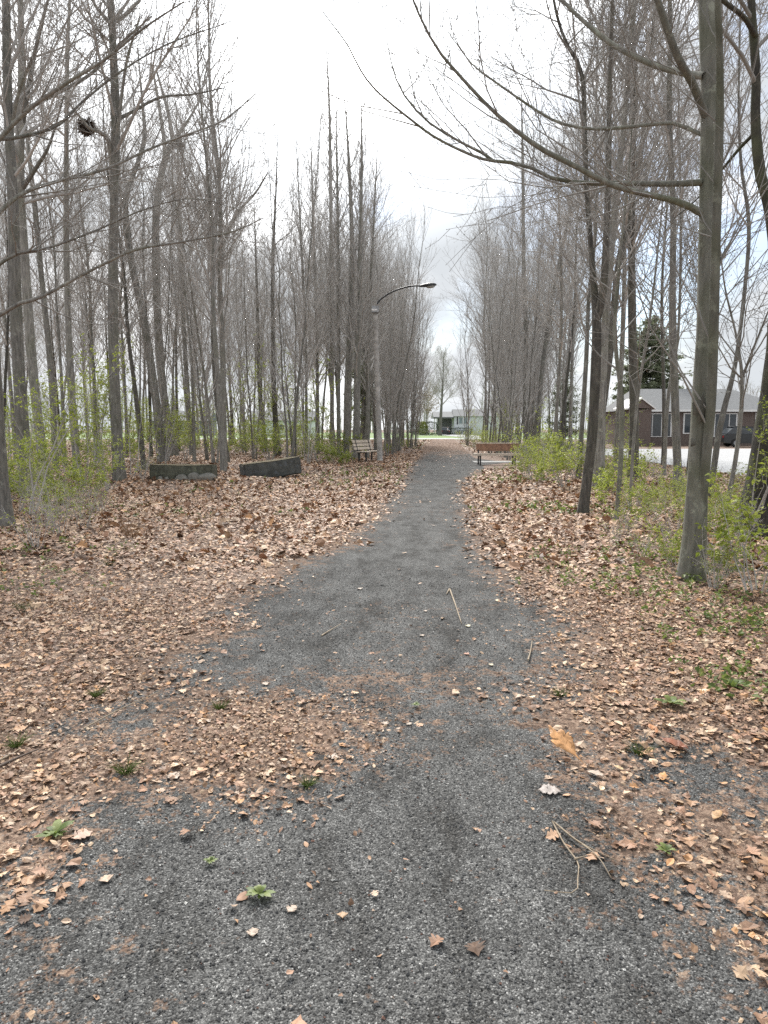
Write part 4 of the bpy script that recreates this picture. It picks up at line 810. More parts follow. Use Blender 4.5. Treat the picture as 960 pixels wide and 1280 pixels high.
for i, a in enumerate([
 (708,952,.17,.75,OR,'large orange oak leaf lying at the right gravel edge','oak',.35),(742,972,.085,-2.4,PALE,'pale folded leaf touching the tip of the orange oak leaf','plain',1.3),
 (690,993,.1,1.4,GREY,'pale grey lobed leaf on gravel just below the orange oak leaf','maple',.3),(846,938,.14,.75,RED,'long curled red-brown leaf in the right litter','plain',1.2),(817,918,.09,.1,(.38,.17,.07),'upright orange-brown curled leaf left of the red-brown one','plain',1.5),
 (828,977,.075,-.5,OR,'small orange curled leaf right of the bright oak leaf','plain',1.2),(775,965,.06,.8,(.5,.36,.2),'small yellowish folded leaf right of the oak leaf tip','plain',1.2),
 (218,975,.085,.8,PALE,'pale star-shaped leaf on crushed litter above the lower left gravel','maple',.4),(100,1050,.1,-.9,(.42,.29,.22),'pinkish lobed leaf beside the lower left weed','maple',.4),(133,1105,.055,.6,(.45,.33,.24),'pinkish leaf alone on the lower left gravel','maple',.5),
 (316,1172,.05,.2,PALE,'whitish crumpled leaf scrap near the bottom left of the path','maple',.8),(364,1142,.05,-.6,PALE,'beige leaf scrap right of the flat olive weed','maple',.6),(428,1150,.04,.1,TAN,'small tan leaf near the bottom middle of the path','maple',.7),
 (327,972,.06,1.9,TAN,'tan leaf where crushed litter meets gravel left of centre','maple',.5),(418,950,.07,1.4,PALE,'pale flat leaf at the tip of the crushed leaf band','maple',.3),(482,908,.055,.4,PALE,'pale leaf on the gravel left of the tiny bright seedling','maple',.6),
 (512,908,.05,2.4,PALE,'small pale leaf right beside the tiny bright seedling','maple',.6),(584,820,.055,1.2,(.4,.2,.13),'orange-tinged leaf on the gravel right of centre','maple',.5),(528,797,.05,.6,PALE,'beige leaf above the middle of the path','maple',.5),
 (614,834,.05,.3,(.48,.4,.27),'yellowish leaf on the gravel below the lone stick','maple',.5),(706,832,.08,-.5,(.5,.39,.26),'pale narrow leaf at the right gravel corner','plain',.8),(332,858,.06,.7,PALE,'pale leaf scrap on the gravel near the side trail','maple',.8),
 (261,905,.045,.9,PALE,'pale scrap on crushed leaves by the small trail patch','maple',.6),(450,738,.07,.5,PALE,'pale leaf on the middle gravel left of centre','maple',.5),(532,766,.05,.3,PALE,'small beige leaf near the long bent stick','maple',.5),
 (920,930,.09,.6,(.52,.42,.28),'pale curled leaf near the right edge below the weed','plain',1.3),(895,1025,.1,-.8,(.42,.26,.13),'brown curled leaf at the right edge below the gravel patch','plain',1.1),(742,836,.09,.2,TAN,'flat tan leaf in litter right of the gravel corner','maple',.3),
 (585,785,.06,.6,(.5,.46,.3),'crumpled pale leaf bits at the foot of the bent stick','maple',1.0),(572,604,.12,1.4,PALE,'pale leaf on the gravel just before the brown bench','maple',.5),(525,582,.13,.3,PALE,'whitish leaf on the path level with the brown bench','maple',.5)]):
    loose_leaf(a[0], a[1], a[2] * (1 if i < 6 else .8), a[3], a[4], a[5], a[6], 500 + i, a[7], lift=(.62 if i == 0 else 0), group='single leaves lying on the path and its edge')

# sticks and twigs lying about
def stick(marks, r0, mat, label, forks=(), seed=1, z=.018):
    g = Geo()
    for m in (marks,) + tuple(forks):
        P = np.array([Gp(u, v) + np.array([0, 0, z]) for u, v in m]); P[:, 2] += np.random.default_rng(seed).uniform(-.004, .01, len(P)); pp = smooth_path(P, 14); R = np.linspace(r0, r0 * .4, 14); g.tubes(pp[None], R[None], 6, True)
    return tag(g.obj('stick', M[mat]), label, 'stick')
stick([(690,1033),(706,1065),(722,1083),(722,1105),(718,1122),(680,1120)], .0035, 'stick', 'pale forked twig with long prongs on the gravel at lower right', [[(692,1034),(725,1062),(770,1081)], [(710,1050),(745,1078),(764,1103)], [(718,1081),(732,1079)]], 1)
stick([(562,738),(567,752),(572,768),(577,782)], .008, 'stick', 'bent bare stick on the path right of centre, a crumpled leaf at its foot', [[(562,738),(558,745)]], 2)
stick([(402,797),(412,791),(426,784)], .006, 'stick', 'short pale stick left of centre on the gravel', (), 3)
stick([(660,830),(663,818),(665,806)], .006, 'stick', 'short straight stick on the right gravel bay', (), 4)
stick([(-20,975),(20,955),(48,942)], .009, 'stick_d', 'dark fallen stick at the left edge in crushed leaves', (), 5)
stick([(-20,965),(10,950),(25,941)], .006, 'stick', 'thin tan stick parallel to the dark one at the left edge', (), 6)
stick([(760,875),(770,882),(778,888)], .007, 'stick', 'short pale stick in the right litter near the wide weed', (), 7)
stick([(105,915),(150,893),(200,868)], .004, 'stick', 'long thin stalk lying along the side trail', (), 8)
stick([(880,660),(905,650),(935,668),(960,672)], .012, 'stick_d', 'dark fallen branch at the foot of the edge trunk', [[(905,650),(895,640)]], 9)

# ------------------------------------------------------------------ mossy concrete blocks
def block(u0, u1, v, hpx, rz, label, mat, stones):
    p = Gp((u0 + u1) / 2, v); k = p[1] / F; L = (u1 - u0) * k / max(math.cos(rz), .3); H = hpx * k; Dp = .62
    root = empty('concrete_block', (p[0], p[1] + Dp / 2 * math.cos(rz), p[2]), rz); tag(root, label, 'concrete block', 'mossy concrete blocks in the leaf litter')
    bm = bmesh.new(); box(bm, -L / 2, L / 2, -Dp / 2, Dp / 2, -.08, H)
    bmesh.ops.bevel(bm, geom=bm.edges[:], offset=.035, segments=2, affect='EDGES'); bmesh.ops.subdivide_edges(bm, edges=bm.edges[:], cuts=3, use_grid_fill=True)
    rr = random.Random(len(label))
    for q in bm.verts: q.co += Vector((rr.gauss(0, .007), rr.gauss(0, .007), rr.gauss(0, .007)))
    obj_bm('slab', bm, mat, root, smooth=False)
    return root, L, H, Dp
b1, L, H, Dp = block(187, 266, 604, 18.5, .0, 'flat dark mossy concrete block with pale stones leaning along its foot', block_mat('dark_mossy_concrete', (.09, .094, .073), (.17, .18, .13)), True)
for i, (fx, s, u) in enumerate([(.02, .17, 0), (.2, .2, 0), (.4, .24, 0), (-.32, .1, 0), (-.22, .08, 0)]):
    bm = bmesh.new(); bmesh.ops.create_icosphere(bm, subdivisions=3, radius=1); rr = random.Random(i)
    ph = [rr.uniform(0, 6) for _ in range(6)]
    for q in bm.verts:
        c = q.co; q.co = c * (1 + .12 * math.sin(3 * c.x + ph[0]) + .1 * math.sin(4 * c.y + ph[1]) + .1 * math.sin(5 * c.z + ph[2]))
        q.co = Vector((q.co.x * s, q.co.y * s * .45, max(q.co.z, -.35) * s * .8))
    o = obj_bm('stone', bm, M['stone'], smooth=True); x = b1.location.x + fx * L; y = b1.location.y - Dp / 2 - .06
    o.location = (x, y, gz(x, y) + s * .22); tag(o, ['pale rounded stone, leftmost of three large ones against the flat block', 'pale stone, middle of three large ones against the flat block', 'largest pale stone at the right end of the flat block', 'small pale stone low at the left part of the flat block', 'small pale stone beside the leftmost large one on the block foot'][i], 'stone', 'stones at the foot of the flat block')
block(304, 371, 598.5, 18, .42, 'tilted dark concrete block with bluish stains, turned towards the path', block_mat('bluish_mossy_concrete', (.085, .09, .085), (.12, .135, .15)), False)
bpy.data.objects['concrete_block.001'].location.z += .07; bpy.data.objects['concrete_block.001'].rotation_euler = (0, math.radians(-7), .42)

# ------------------------------------------------------------------ benches
def bench_brown():
    p = Gp(620, 581); root = empty('park_bench', tuple(p), math.radians(6)); tag(root, 'long brown wooden bench with one wide back board, right of the path', 'bench')
    L = 2.0; zs = p[2]
    bm = bmesh.new(); box(bm, -L / 2, L / 2, -.36, -.02, .385, .475); obj_bm('seat', bm, M['plank_pale'], root, bevel=.006)
    bm = bmesh.new(); box(bm, -L / 2 + .2, L / 2 - .02, .115, .155, .56, .86); obj_bm('backrest', bm, M['plank_brown'], root, bevel=.006)
    bm = bmesh.new(); box(bm, -L / 2 + .2, L / 2 - .02, .105, .165, .863, .90); obj_bm('top_rail', bm, M['plank_pale'], root, bevel=.006)
    for s in (-1, 1):
        x = s * (L / 2 - .28)
        bm = bmesh.new(); box(bm, x - .025, x + .025, -.29, -.24, -.02, .384); box(bm, x - .024, x + .024, -.235, .09, .34, .384); obj_bm('leg', bm, M['metal_d'], root, bevel=.004)
        bm = bmesh.new(); prism(bm, [(.06, -.02), (.11, -.02), (.11, .35), (.205, .88), (.168, .88), (.06, .34)], 'x', x - .026, x + .026); obj_bm('back_post', bm, M['metal_d'], root)
    return root
bench_brown()
bm = bmesh.new(); pp = Gp(622, 578); box(bm, pp[0] - 1.05, pp[0] + 1.0, pp[1] - .5, pp[1] + .8, -.1, .028 + pp[2]); pad = obj_bm('bench_pad', bm, M['conc'], bevel=.01); tag(pad, kind='structure')
def bench_slats():
    p = Gp(461, 577); root = empty('park_bench', tuple(p), math.radians(-62)); root.rotation_euler.z = math.radians(63); tag(root, 'small weathered slatted bench beside the lamp pole, facing the path', 'bench')
    L = 1.7
    # local x runs along the bench, -y is the front
    for i in range(3):
        z = .52 + i * .155; bm = bmesh.new(); y = .24 + i * .045; prism(bm, [(y, z), (y + .035, z - .008), (y + .075, z + .105), (y + .04, z + .115)], 'x', -L / 2, L / 2); obj_bm('back_slat', bm, M['plank_pale'], root)
    for i in range(3):
        y = -.24 + i * .145; bm = bmesh.new(); box(bm, -L / 2, L / 2, y, y + .125, .42, .455); obj_bm('seat_slat', bm, M['plank_pale'], root, bevel=.005)
    for s in (-1, 1):
        x = s * (L / 2 - .25); bm = bmesh.new(); box(bm, x - .03, x + .03, -.22, -.16, -.03, .375); box(bm, x - .03, x + .03, .14, .2, -.03, .375); box(bm, x - .03, x + .03, -.235, .235, .376, .417); obj_bm('leg', bm, M['metal_d'], root)
        bm = bmesh.new(); prism(bm, [(.21, .42), (.25, .42), (.385, .96), (.35, .96)], 'x', x - .022, x + .022); obj_bm('back_post', bm, M['metal_d'], root)
    return root
bench_slats()

# ------------------------------------------------------------------ lamp post
p = Gp(475, 577); d = p[1]; k = d / F; root = empty('lamp_post', tuple(p)); tag(root, 'weathered wooden lamp post with long curved arm over the path, left of it', 'lamp post')
top = W(469, 384, d) - p; g = Geo(); t = np.linspace(0, 1, 14); P = np.column_stack([top[0] * t, t * 0, top[2] * t - .1 * (t == 0)]); g.tubes(P[None], (.125 - .03 * t)[None], 14, True); g.obj('pole', M['pole'], root)
bm = bmesh.new(); z = top[2]; box(bm, top[0] - .15, top[0] + .16, -.17, .16, z - .24, z + .04); obj_bm('control_box', bm, M['metal_g'], root, bevel=.02)
bm = bmesh.new(); box(bm, top[0] - .16, top[0] + .08, -.185, -.173, z - .17, z - .1); obj_bm('band', bm, M['white'], root)
am = np.array([W(u, v, d) - p for u, v in ((471,380),(476,374),(488,366),(503,360),(516,357.5),(527,357))]); pa = smooth_path(am, 18); g = Geo(); g.tubes(pa[None], np.full((1, 18), .036), 8, True); g.obj('arm', M['metal_d'], root)
hp = W(534, 357, d) - p; bm = bmesh.new(); bmesh.ops.create_uvsphere(bm, u_segments=20, v_segments=12, radius=1)
for q in bm.verts:
    x = q.co.x; q.co = Vector((x * .42, q.co.y * (.15 + .05 * x), q.co.z * (.105 + .045 * x) if q.co.z > 0 else q.co.z * .06))
ho = obj_bm('lamp_head', bm, M['metal_d'], root, smooth=True); ho.location = tuple(hp); ho.rotation_euler = (0, math.radians(-4), 0)
bm = bmesh.new(); bmesh.ops.create_uvsphere(bm, u_segments=16, v_segments=8, radius=1)
for q in bm.verts: q.co = Vector((q.co.x * .2 + .14, q.co.y * .13, q.co.z * .07 - .05))
obj_bm('lens', bm, M['lens'], ho, smooth=True)

# ------------------------------------------------------------------ far end of the path: street, lawns, house, car, fence, person
def sheet(name, pts, z, mat):
    bm = bmesh.new(); bm.faces.new([bm.verts.new((x, y, z)) for x, y in pts]); return tag(obj_bm(name, bm, mat), kind='structure')
sheet('far_lawn', [(-160, 95.5), (90, 95.5), (90, 240), (-160, 240)], .004, M['grass'])
sheet('street', [(-160, 101), (90, 97), (90, 106), (-160, 110)], .012, M['asphalt'])
sheet('driveway', [(12.5, 109), (17.5, 109), (19, 176), (12, 176)], .016, M['asphalt'])
sheet('sidewalk', [(-120, 147), (12.0, 145.5), (12.0, 149), (-120, 150.5)], .016, M['conc'])
sheet('pavement', [(19.2, 145.2), (70, 144.5), (70, 148), (19.2, 148.8)], .016, M['conc'])
sheet('parking_lot', [(11.2, 22), (44, 17), (60, 54), (13.0, 51.5)], .012, M['asphalt'])
sheet('side_street', [(24, 62), (70, 62), (70, 95), (33, 95)], .012, M['asphalt'])
D = 166; K = D / F
def hx(u): return (u - CX) * K * 1.0
def hzz(v): return CAMH - (v - HZ) * K
root = empty('white_bungalow', (hx(590), D, 0)); tag(root, 'white bungalow with grey roof and open carport beyond the path end', 'house')
rx = root.location.x
bm = bmesh.new(); box(bm, hx(567) - rx, hx(640) - rx, 0, 7, -.1, hzz(520)); obj_bm('wall', bm, M['siding'], root)
bm = bmesh.new(); prism(bm, [(-.5, hzz(520.5)), (7.5, hzz(520.5)), (3.5, hzz(511.5))], 'x', hx(566) - rx, hx(642) - rx); obj_bm('roof', bm, M['roof'], root)
bm = bmesh.new(); prism(bm, [(-.8, hzz(523)), (7.5, hzz(523)), (7.5, hzz(521)), (3.5, hzz(514.5)), (-.8, hzz(521.5))], 'x', hx(541) - rx, hx(565.9) - rx); obj_bm('carport_roof', bm, M['roof'], root)
for u in (542.6, 545.6): bm = bmesh.new(); box(bm, hx(u) - rx - .13, hx(u) - rx + .13, -.3, -.04, -.1, hzz(523.1)); obj_bm('post', bm, M['white'], root)
bm = bmesh.new(); box(bm, hx(548) - rx, hx(566.8) - rx, 5.5, 5.7, -.1, hzz(523.1)); obj_bm('carport_back', bm, M['siding_grey'], root)
for u0, u1 in ((572.5, 578), (578.6, 584)):
    bm = bmesh.new(); box(bm, hx(u0) - rx, hx(u1) - rx, -.06, -.003, hzz(530), hzz(521.5)); w = obj_bm('window', bm, M['white'], root)
    bm = bmesh.new(); box(bm, hx(u0 + .5) - rx, hx(u1 - .5) - rx, -.075, -.063, hzz(529.5), hzz(522)); obj_bm('pane', bm, M['pane_pale'], w)
bm = bmesh.new(); box(bm, hx(570.2) - rx, hx(571.8) - rx, -.05, -.003, hzz(530.5), hzz(521)); obj_bm('shutter', bm, M['black'], root)

def car_proto(mat):
    root = empty('parked_car', (0, 0, 0)); L, Wd = 4.5, 1.8
    bm = bmesh.new(); prism(bm, [(-2.25, .35), (-2.2, .85), (-1.2, .98), (-.55, 1.02), (1.9, 1.04), (2.22, .95), (2.25, .35), (1.85, .3), (-1.85, .3)], 'x', -Wd / 2, Wd / 2); obj_bm('body', bm, mat, root, bevel=.06)
    bm = bmesh.new(); prism(bm, [(-.75, 1.03), (-.1, 1.5), (1.5, 1.56), (2.05, 1.045)], 'x', -Wd / 2 + .08, Wd / 2 - .08); obj_bm('windows', bm, M['glass'], root, bevel=.04)
    bm = bmesh.new(); prism(bm, [(-.18, 1.515), (1.55, 1.575), (1.6, 1.6), (1.3, 1.64), (.1, 1.6)], 'x', -Wd / 2 + .14, Wd / 2 - .14); obj_bm('roof', bm, mat, root, bevel=.02)
    for sx in (-1, 1):
        for y in (-1.4, 1.35):
            bm = bmesh.new(); bmesh.ops.create_cone(bm, cap_ends=True, segments=22, radius1=.33, radius2=.33, depth=.22, matrix=Matrix.Translation((sx * .86, y, .33)) @ Matrix.Rotation(PI / 2, 4, 'Y')); w = obj_bm('wheel', bm, M['rubber'], root)
            bm = bmesh.new(); bmesh.ops.create_cone(bm, cap_ends=True, segments=14, radius1=.19, radius2=.17, depth=.03, matrix=Matrix.Translation((sx * .985, y, .33)) @ Matrix.Rotation(PI / 2, 4, 'Y')); obj_bm('rim', bm, M['metal_g'], w)
        bm = bmesh.new(); box(bm, sx * .72 - .12, sx * .72 + .12, -2.26, -2.2, .66, .8); obj_bm('headlight', bm, M['lens'], root)
        bm = bmesh.new(); box(bm, sx * .76 - .1, sx * .76 + .1, 2.2, 2.262, .72, .9); obj_bm('tail_light', bm, leaf_red, root)
    return root
leaf_red = plain('tail_lamp_red', (.25, .02, .02), .3)
c1 = car_proto(M['black']); tag(c1, 'dark parked car in the driveway of the white bungalow', 'car'); c1.location = (hx(555.5) * 157 / D, 157, .02); c1.rotation_euler.z = PI
c2 = copy_tree(c1); tag(c2, 'dark parked car in front of the brick house, beside the right edge trunk', 'car'); q = W(938, 535, 57); c2.location = (q[0], 57, .014); c2.rotation_euler.z = 1.45

# chain-link fence on the left of the gap
d = 138; root = empty('chain_link_fence', (W(530, 535, d)[0], d, 0)); tag(root, 'low grey chain link fence along the lawn, left of the path end', 'fence'); x0 = W(470, 535, d)[0] - root.location.x; x1 = W(537, 535, d)[0] - root.location.x
for x in np.linspace(x0, x1, 5):
    g = Geo(); g.tubes(np.array([[[x, 0, -.1], [x, 0, .65], [x, 0, 1.35]]]), np.full((1, 3), .04), 8, True); g.obj('post', M['metal_g'], root)
g = Geo(); g.tubes(np.array([[[x0, 0, 1.3], [(x0 + x1) / 2, 0, 1.3], [x1, 0, 1.3]]]), np.full((1, 3), .03), 6, True); g.obj('rail', M['metal_g'], root)
P = []
for x in np.arange(x0, x1 - 1.2, .16): P += [[[x, 0, .03], [x + .6, 0, .65], [x + 1.2, 0, 1.27]], [[x + 1.2, .01, .03], [x + .6, .01, .65], [x, .01, 1.27]]]
g = Geo(); g.tubes(np.array(P), np.full((len(P), 3), .004), 3); g.obj('mesh', M['metal_g'], root)

# bushes by the house
def bush(name, u, v0, v1, d, rx_, ry_, mat, label, seed, n=2600, boxy=False):
    r = np.random.default_rng(seed); p = W(u, 535, d); h = (535 - v1) * d / F + CAMH; root = empty(name, (p[0], d, 0)); tag(root, label, 'bush')
    x = r.normal(size=(n, 3)); x /= np.linalg.norm(x, axis=1, keepdims=True)
    if boxy: x /= np.abs(x).max(1, keepdims=True) ** .8
    x *= r.uniform(.8, 1.0, (n, 1)); x *= (1 + .06 * np.sin(x[:, :1] * 7 + seed)); P = np.column_stack([x[:, 0] * rx_, x[:, 1] * ry_, h / 2 + x[:, 2] * h / 2])
    lg = Geo(); lg.leaves(r, P, .2); lg.obj('foliage', M[mat], root, smooth=False)
    g = Geo(); k = 9; a = r.uniform(0, 6.28, k); g.tubes(grow(r, np.zeros((k, 3)), np.column_stack([np.cos(a) * .6, np.sin(a) * .6, np.ones(k)]), np.full(k, h * .75), 4, .1, .02), np.full((k, 5), .03), 5); g.obj('stems', M['bark_dark'], root); return root
bush('round_bush', 527.5, 540, 526.5, 152, 1.35, 1.3, 'hedge_y', 'round golden green clipped bush on the lawn left of the carport', 81)
bush('hedge', 536, 540, 527, 158, 2.2, .9, 'hedge_d', 'dark green hedge between the golden bush and the carport', 82, 2600, True)
bush('hedge', 518, 540, 524, 160, 1.9, 1.2, 'hedge_d', 'dark shrub at the left end of the far lawn behind the fence', 83, 2200)
bush('hedge', 575, 540, 534.5, 163.5, 2.8, .5, 'hedge_d', 'low green planting under the bungalow window', 84, 1400, True)

# person walking on the far street
def person(x, y, rz):
    root = empty('person', (x, y, .016), rz); tag(root, 'person walking along the far street in pale jacket and dark trousers', 'person')
    J = dict(pel=(0, 0, .92), ch=(0, -.02, 1.25), nk=(0, -.03, 1.47), hd=(0, -.05, 1.58), hd2=(0, -.05, 1.70), sl=(-.19, -.02, 1.40), el=(-.25, .08, 1.13), hl=(-.23, -.02, .90), sr=(.19, -.02, 1.40), er=(.25, -.1, 1.14), hr=(.23, -.24, .96),
             hpl=(-.1, 0, .88), kl=(-.11, -.2, .50), al=(-.11, -.22, .09), tl=(-.11, -.37, .04), hpr=(.1, 0, .88), kr=(.11, .06, .49), ar=(.11, .36, .14), tr=(.11, .3, .02))
    Rr = dict(pel=.13, ch=.15, nk=.055, hd=.085, hd2=.075, sl=.065, el=.047, hl=.035, sr=.065, er=.047, hr=.035, hpl=.095, kl=.062, al=.042, tl=.035, hpr=.095, kr=.062, ar=.042, tr=.035)
    E = [('pel', 'ch'), ('ch', 'nk'), ('nk', 'hd'), ('hd', 'hd2'), ('ch', 'sl'), ('sl', 'el'), ('el', 'hl'), ('ch', 'sr'), ('sr', 'er'), ('er', 'hr'), ('pel', 'hpl'), ('hpl', 'kl'), ('kl', 'al'), ('al', 'tl'), ('pel', 'hpr'), ('hpr', 'kr'), ('kr', 'ar'), ('ar', 'tr')]
    def skin(name, keys, edges, mat, grow_=0.0, rootk=None):
        me = bpy.data.meshes.new(name); me.from_pydata([J[q] for q in keys], [(keys.index(a), keys.index(b)) for a, b in edges], []); o = link(bpy.data.objects.new(name, me), root); m = o.modifiers.new('s', 'SKIN')
        for q, sv in zip(keys, me.skin_vertices[0].data): sv.radius = (Rr[q] + grow_, Rr[q] + grow_); sv.use_root = (q == (rootk or keys[0]))
        o.modifiers.new('sub', 'SUBSURF').levels = 1; o.modifiers['sub'].render_levels = 2; me.materials.append(mat); return o
    skin('body', list(J), E, M['skin'])
    skin('jacket', ['pel', 'ch', 'nk', 'sl', 'el', 'sr', 'er'], [('pel', 'ch'), ('ch', 'nk'), ('ch', 'sl'), ('sl', 'el'), ('ch', 'sr'), ('sr', 'er')], M['shirt'], .022)
    J.update(hl2=(-.235, 0, .95)); 
    skin('trousers', ['pel', 'hpl', 'kl', 'al', 'hpr', 'kr', 'ar'], [('pel', 'hpl'), ('hpl', 'kl'), ('kl', 'al'), ('pel', 'hpr'), ('hpr', 'kr'), ('kr', 'ar')], M['trousers'], .018)
    bm = bmesh.new(); bmesh.ops.create_uvsphere(bm, u_segments=14, v_segments=10, radius=.115)
    bmesh.ops.delete(bm, geom=[q for q in bm.verts if q.co.z < -.02 and q.co.y < .03], context='VERTS'); h = obj_bm('hair', bm, M['hair'], root, smooth=True); h.location = (0, -.03, 1.68)
q = W(559.5, 535, 148.5); person(q[0], 148.5, PI / 2)

# ------------------------------------------------------------------ brick house on the right
D = 62; K = D / F
root = empty('brick_house', (hx(865), D, 0)); tag(root, 'low red brick house with grey roof and white framed openings behind the right trees', 'house'); rx = root.location.x
e = hzz(513); rg = hzz(484)
bm = bmesh.new(); box(bm, hx(787) - rx, hx(990) - rx, 0, 8, -.1, e); obj_bm('wall', bm, M['brick'], root)
bm = bmesh.new(); A = [(hx(784) - rx, -.45, e), (hx(994) - rx, -.45, e), (hx(994) - rx, 8.45, e), (hx(784) - rx, 8.45, e)]; Rg = [(hx(806) - rx, 4, rg), (hx(934) - rx, 4, rg)]
vv = [bm.verts.new(q) for q in A + Rg]
for f in ((0, 1, 5, 4), (2, 3, 4, 5), (1, 2, 5), (3, 0, 4), (3, 2, 1, 0)): bm.faces.new([vv[i] for i in f])
obj_bm('roof', bm, M['roof'], root)
bm = bmesh.new(); box(bm, hx(783.5) - rx, hx(994.5) - rx, -.5, -.455, e - .14, e + .03); obj_bm('fascia', bm, M['white'], root)
for u0, u1 in ((800, 837), (851, 862), (889, 918), (940, 965)):
    bm = bmesh.new(); box(bm, hx(u0) - rx, hx(u1) - rx, -.05, -.003, (hzz(546) if u1 - u0 > 20 else 1.0), hzz(516.5)); w = obj_bm('window', bm, M['white'], root)
    n = 3 if u1 - u0 > 20 else 1; wd = (u1 - u0 - 2.4) / n
    for i in range(n):
        bm = bmesh.new(); box(bm, hx(u0 + 1.2 + i * wd) - rx + .04, hx(u0 + 1.2 + (i + 1) * wd) - rx - .04, -.065, -.053, (hzz(545) if n > 1 else 1.1), hzz(518)); obj_bm('pane', bm, M['glass'], w)
bm = bmesh.new(); prism(bm, [(-1.0, e + .1), (0, e + .8), (1.0, e + .1)], 'y', -2.2, -2.05); gb = obj_bm('gable', bm, M['brick'], root); gb.location.x = hx(787) - rx
bm = bmesh.new(); prism(bm, [(-1.15, e), (0, e + .85), (1.15, e), (1.15, e + .12), (0, e + .98), (-1.15, e + .12)], 'y', -2.35, 1.5); gr_ = obj_bm('porch_roof', bm, M['white'], root); gr_.location.x = hx(787) - rx
bm = bmesh.new(); box(bm, -.95, .95, -2.0, -.01, -.1, e); pb = obj_bm('porch_wall', bm, M['brick'], root); pb.location.x = hx(787) - rx

# far houses glimpsed through the left wood
def small_house(u, d, w, h, label, wall):
    p = W(u, 535, d); root = empty('distant_house', (p[0], d, 0)); tag(root, label, 'house')
    bm = bmesh.new(); box(bm, -w / 2, w / 2, 0, 7, -.1, h); obj_bm('wall', bm, M[wall], root)
    bm = bmesh.new(); prism(bm, [(-.5, h), (7.5, h), (3.5, h + 2.0)], 'x', -w / 2 - .4, w / 2 + .4); obj_bm('roof', bm, M['roof'], root)
    for x in (-w * .3, 0, w * .3):
        bm = bmesh.new(); box(bm, x - .6, x + .6, -.06, -.003, 1, 2.2); w_ = obj_bm('window', bm, M['white'], root); bm = bmesh.new(); box(bm, x - .52, x + .52, -.075, -.063, 1.08, 2.12); obj_bm('pane', bm, M['glass'], w_)
small_house(352, 140, 12, 2.9, 'pale house glimpsed beyond the wood behind the tilted block', 'siding'); small_house(225, 142, 11, 2.9, 'grey house glimpsed beyond the wood behind the flat block', 'siding_grey')

# far wood that closes the horizon (one uncountable mass)
g = Geo(); r = np.random.default_rng(90); n = 420; a = np.linspace(-.75, .75, n) + r.normal(0, .004, n); dist = r.uniform(200, 250, n)
b = np.column_stack([np.sin(a) * dist, np.cos(a) * dist, a * 0]); keep = ~((b[:, 0] / b[:, 1] > .06) & (b[:, 0] / b[:, 1] < .13)); b = b[keep]; n = len(b)
P = grow(r, b, np.column_stack([r.normal(0, .04, n), r.normal(0, .04, n), np.ones(n)]), r.uniform(8, 14, n), 6, .05, .03); R = taper(np.full(n, .16), np.full(n, .03), 7); g.tubes(P, R, 4)
b, dd, pr, t, ix = spawn(r, P, R, np.full(n, 22), .2, 1, .6, .2, .2); P2 = grow(r, b, dd, r.uniform(1.2, 3, len(ix)), 4, .1, .08); R2 = taper(np.full(len(ix), .035), np.full(len(ix), .012), 5); g.tubes(P2, R2, 3)
b, dd, pr, t, ix = spawn(r, P2, R2, np.full(len(ix), 4), .2, 1, .6, .2, .2); P3 = grow(r, b, dd, r.uniform(.6, 1.4, len(ix)), 2, .1, .05); g.tubes(P3, np.full((len(ix), 3), .014), 3)
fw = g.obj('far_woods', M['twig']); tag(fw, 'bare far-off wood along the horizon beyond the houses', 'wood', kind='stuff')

# ------------------------------------------------------------------ sky, sun, camera
w = bpy.data.worlds.new('World'); sc.world = w; w.use_nodes = True; nt = w.node_tree; ns, ln = nt.nodes, nt.links
SUN_EL, SUN_AZ = math.radians(44), math.radians(-9)       # azimuth from +Y, negative is left
bg = ns['Background']; sky = ns.new('ShaderNodeTexSky'); sky.sky_type = 'NISHITA'; sky.sun_disc = False; sky.sun_elevation = SUN_EL; sky.sun_rotation = SUN_AZ
ln.new(sky.outputs[0], bg.inputs['Color']); bg.inputs['Strength'].default_value = .1
tc = ns.new('ShaderNodeTexCoord'); no = N(ns, 'ShaderNodeTexNoise', Scale=2.6, Detail=7.0, Roughness=.55); mp = N(ns, 'ShaderNodeMapping'); mp.inputs['Scale'].default_value = (1, 1, 1.8); mp.inputs['Location'].default_value = (4.4, .9, 2.2)
ln.new(tc.outputs['Generated'], mp.inputs['Vector']); ln.new(mp.outputs['Vector'], no.inputs['Vector'])
rc = ramp(ns, [(.34, (0.25, .25, .25)), (.46, (1, 1, 1))]); ln.new(no.outputs['Fac'], rc.inputs['Fac'])
no2 = N(ns, 'ShaderNodeTexNoise', Scale=4.0, Detail=6.0); ln.new(mp.outputs['Vector'], no2.inputs['Vector'])
rb = ramp(ns, [(.42, (.40, .42, .44)), (.54, (.52, .535, .55)), (.68, (.95, .96, .97))]); ln.new(no2.outputs['Fac'], rb.inputs['Fac'])
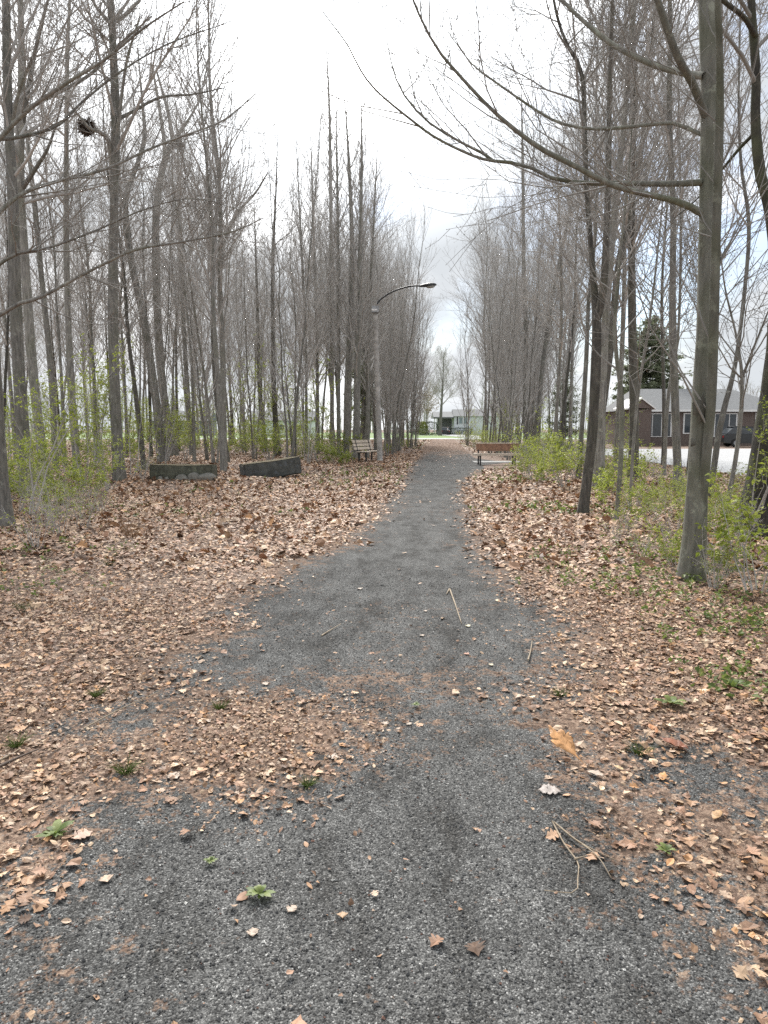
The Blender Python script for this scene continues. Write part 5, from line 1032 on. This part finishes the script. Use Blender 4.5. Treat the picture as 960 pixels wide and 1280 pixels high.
# the cloud in front of the sun is brightest
sd_ = (math.sin(SUN_AZ) * math.cos(SUN_EL), math.cos(SUN_AZ) * math.cos(SUN_EL), math.sin(SUN_EL))
dp = N(ns, 'ShaderNodeVectorMath', operation='DOT_PRODUCT'); dp.inputs[1].default_value = sd_; ln.new(tc.outputs['Generated'], dp.inputs[0])
pw = N(ns, 'ShaderNodeMapRange'); pw.inputs['From Min'].default_value = .84; pw.inputs['From Max'].default_value = 1.0; pw.inputs['To Min'].default_value = .88; pw.inputs['To Max'].default_value = 3.6; ln.new(dp.outputs['Value'], pw.inputs['Value'])
cb = N(ns, 'ShaderNodeBackground'); ln.new(rb.outputs['Color'], cb.inputs['Color']); ln.new(pw.outputs['Result'], cb.inputs['Strength'])
ms = ns.new('ShaderNodeMixShader'); ln.new(rc.outputs['Color'], ms.inputs[0]); ln.new(bg.outputs[0], ms.inputs[1]); ln.new(cb.outputs[0], ms.inputs[2]); ln.new(ms.outputs[0], ns['World Output'].inputs['Surface'])
sl = bpy.data.lights.new('sun', 'SUN'); sl.energy = 2.6; sl.angle = math.radians(14); sl.color = (1, .96, .9); so = link(bpy.data.objects.new('sun', sl)); so.rotation_euler = Vector(sd_).to_track_quat('Z', 'Y').to_euler()
cd = bpy.data.cameras.new('camera'); cam = link(bpy.data.objects.new('camera', cd)); cam.location = (0, 0, CAMH); cam.rotation_euler = (PI / 2 - TH, 0, 0)
cd.sensor_fit = 'VERTICAL'; cd.sensor_height = 36; cd.lens = F / 1280 * 36; cd.clip_start = .05; cd.clip_end = 4000; sc.camera = cam
sc.view_settings.view_transform = 'Standard'; sc.view_settings.look = 'None'; sc.view_settings.gamma = 1; sc.view_settings.use_curve_mapping = False; sc.view_settings.exposure = 1.1
sc.render.engine = 'CYCLES'; cy = sc.cycles; cy.sample_clamp_indirect = 3.0; cy.max_bounces = 4; cy.diffuse_bounces = 3; cy.glossy_bounces = 2; cy.transmission_bounces = 2; cy.transparent_max_bounces = 4; cy.use_denoising = False; cy.denoiser = 'OPENIMAGEDENOISE'; cy.denoising_input_passes = 'RGB_ALBEDO_NORMAL'; cy.denoising_prefilter = 'ACCURATE'; cy.caustics_reflective = False; cy.caustics_refractive = False
sc.render.film_transparent = False
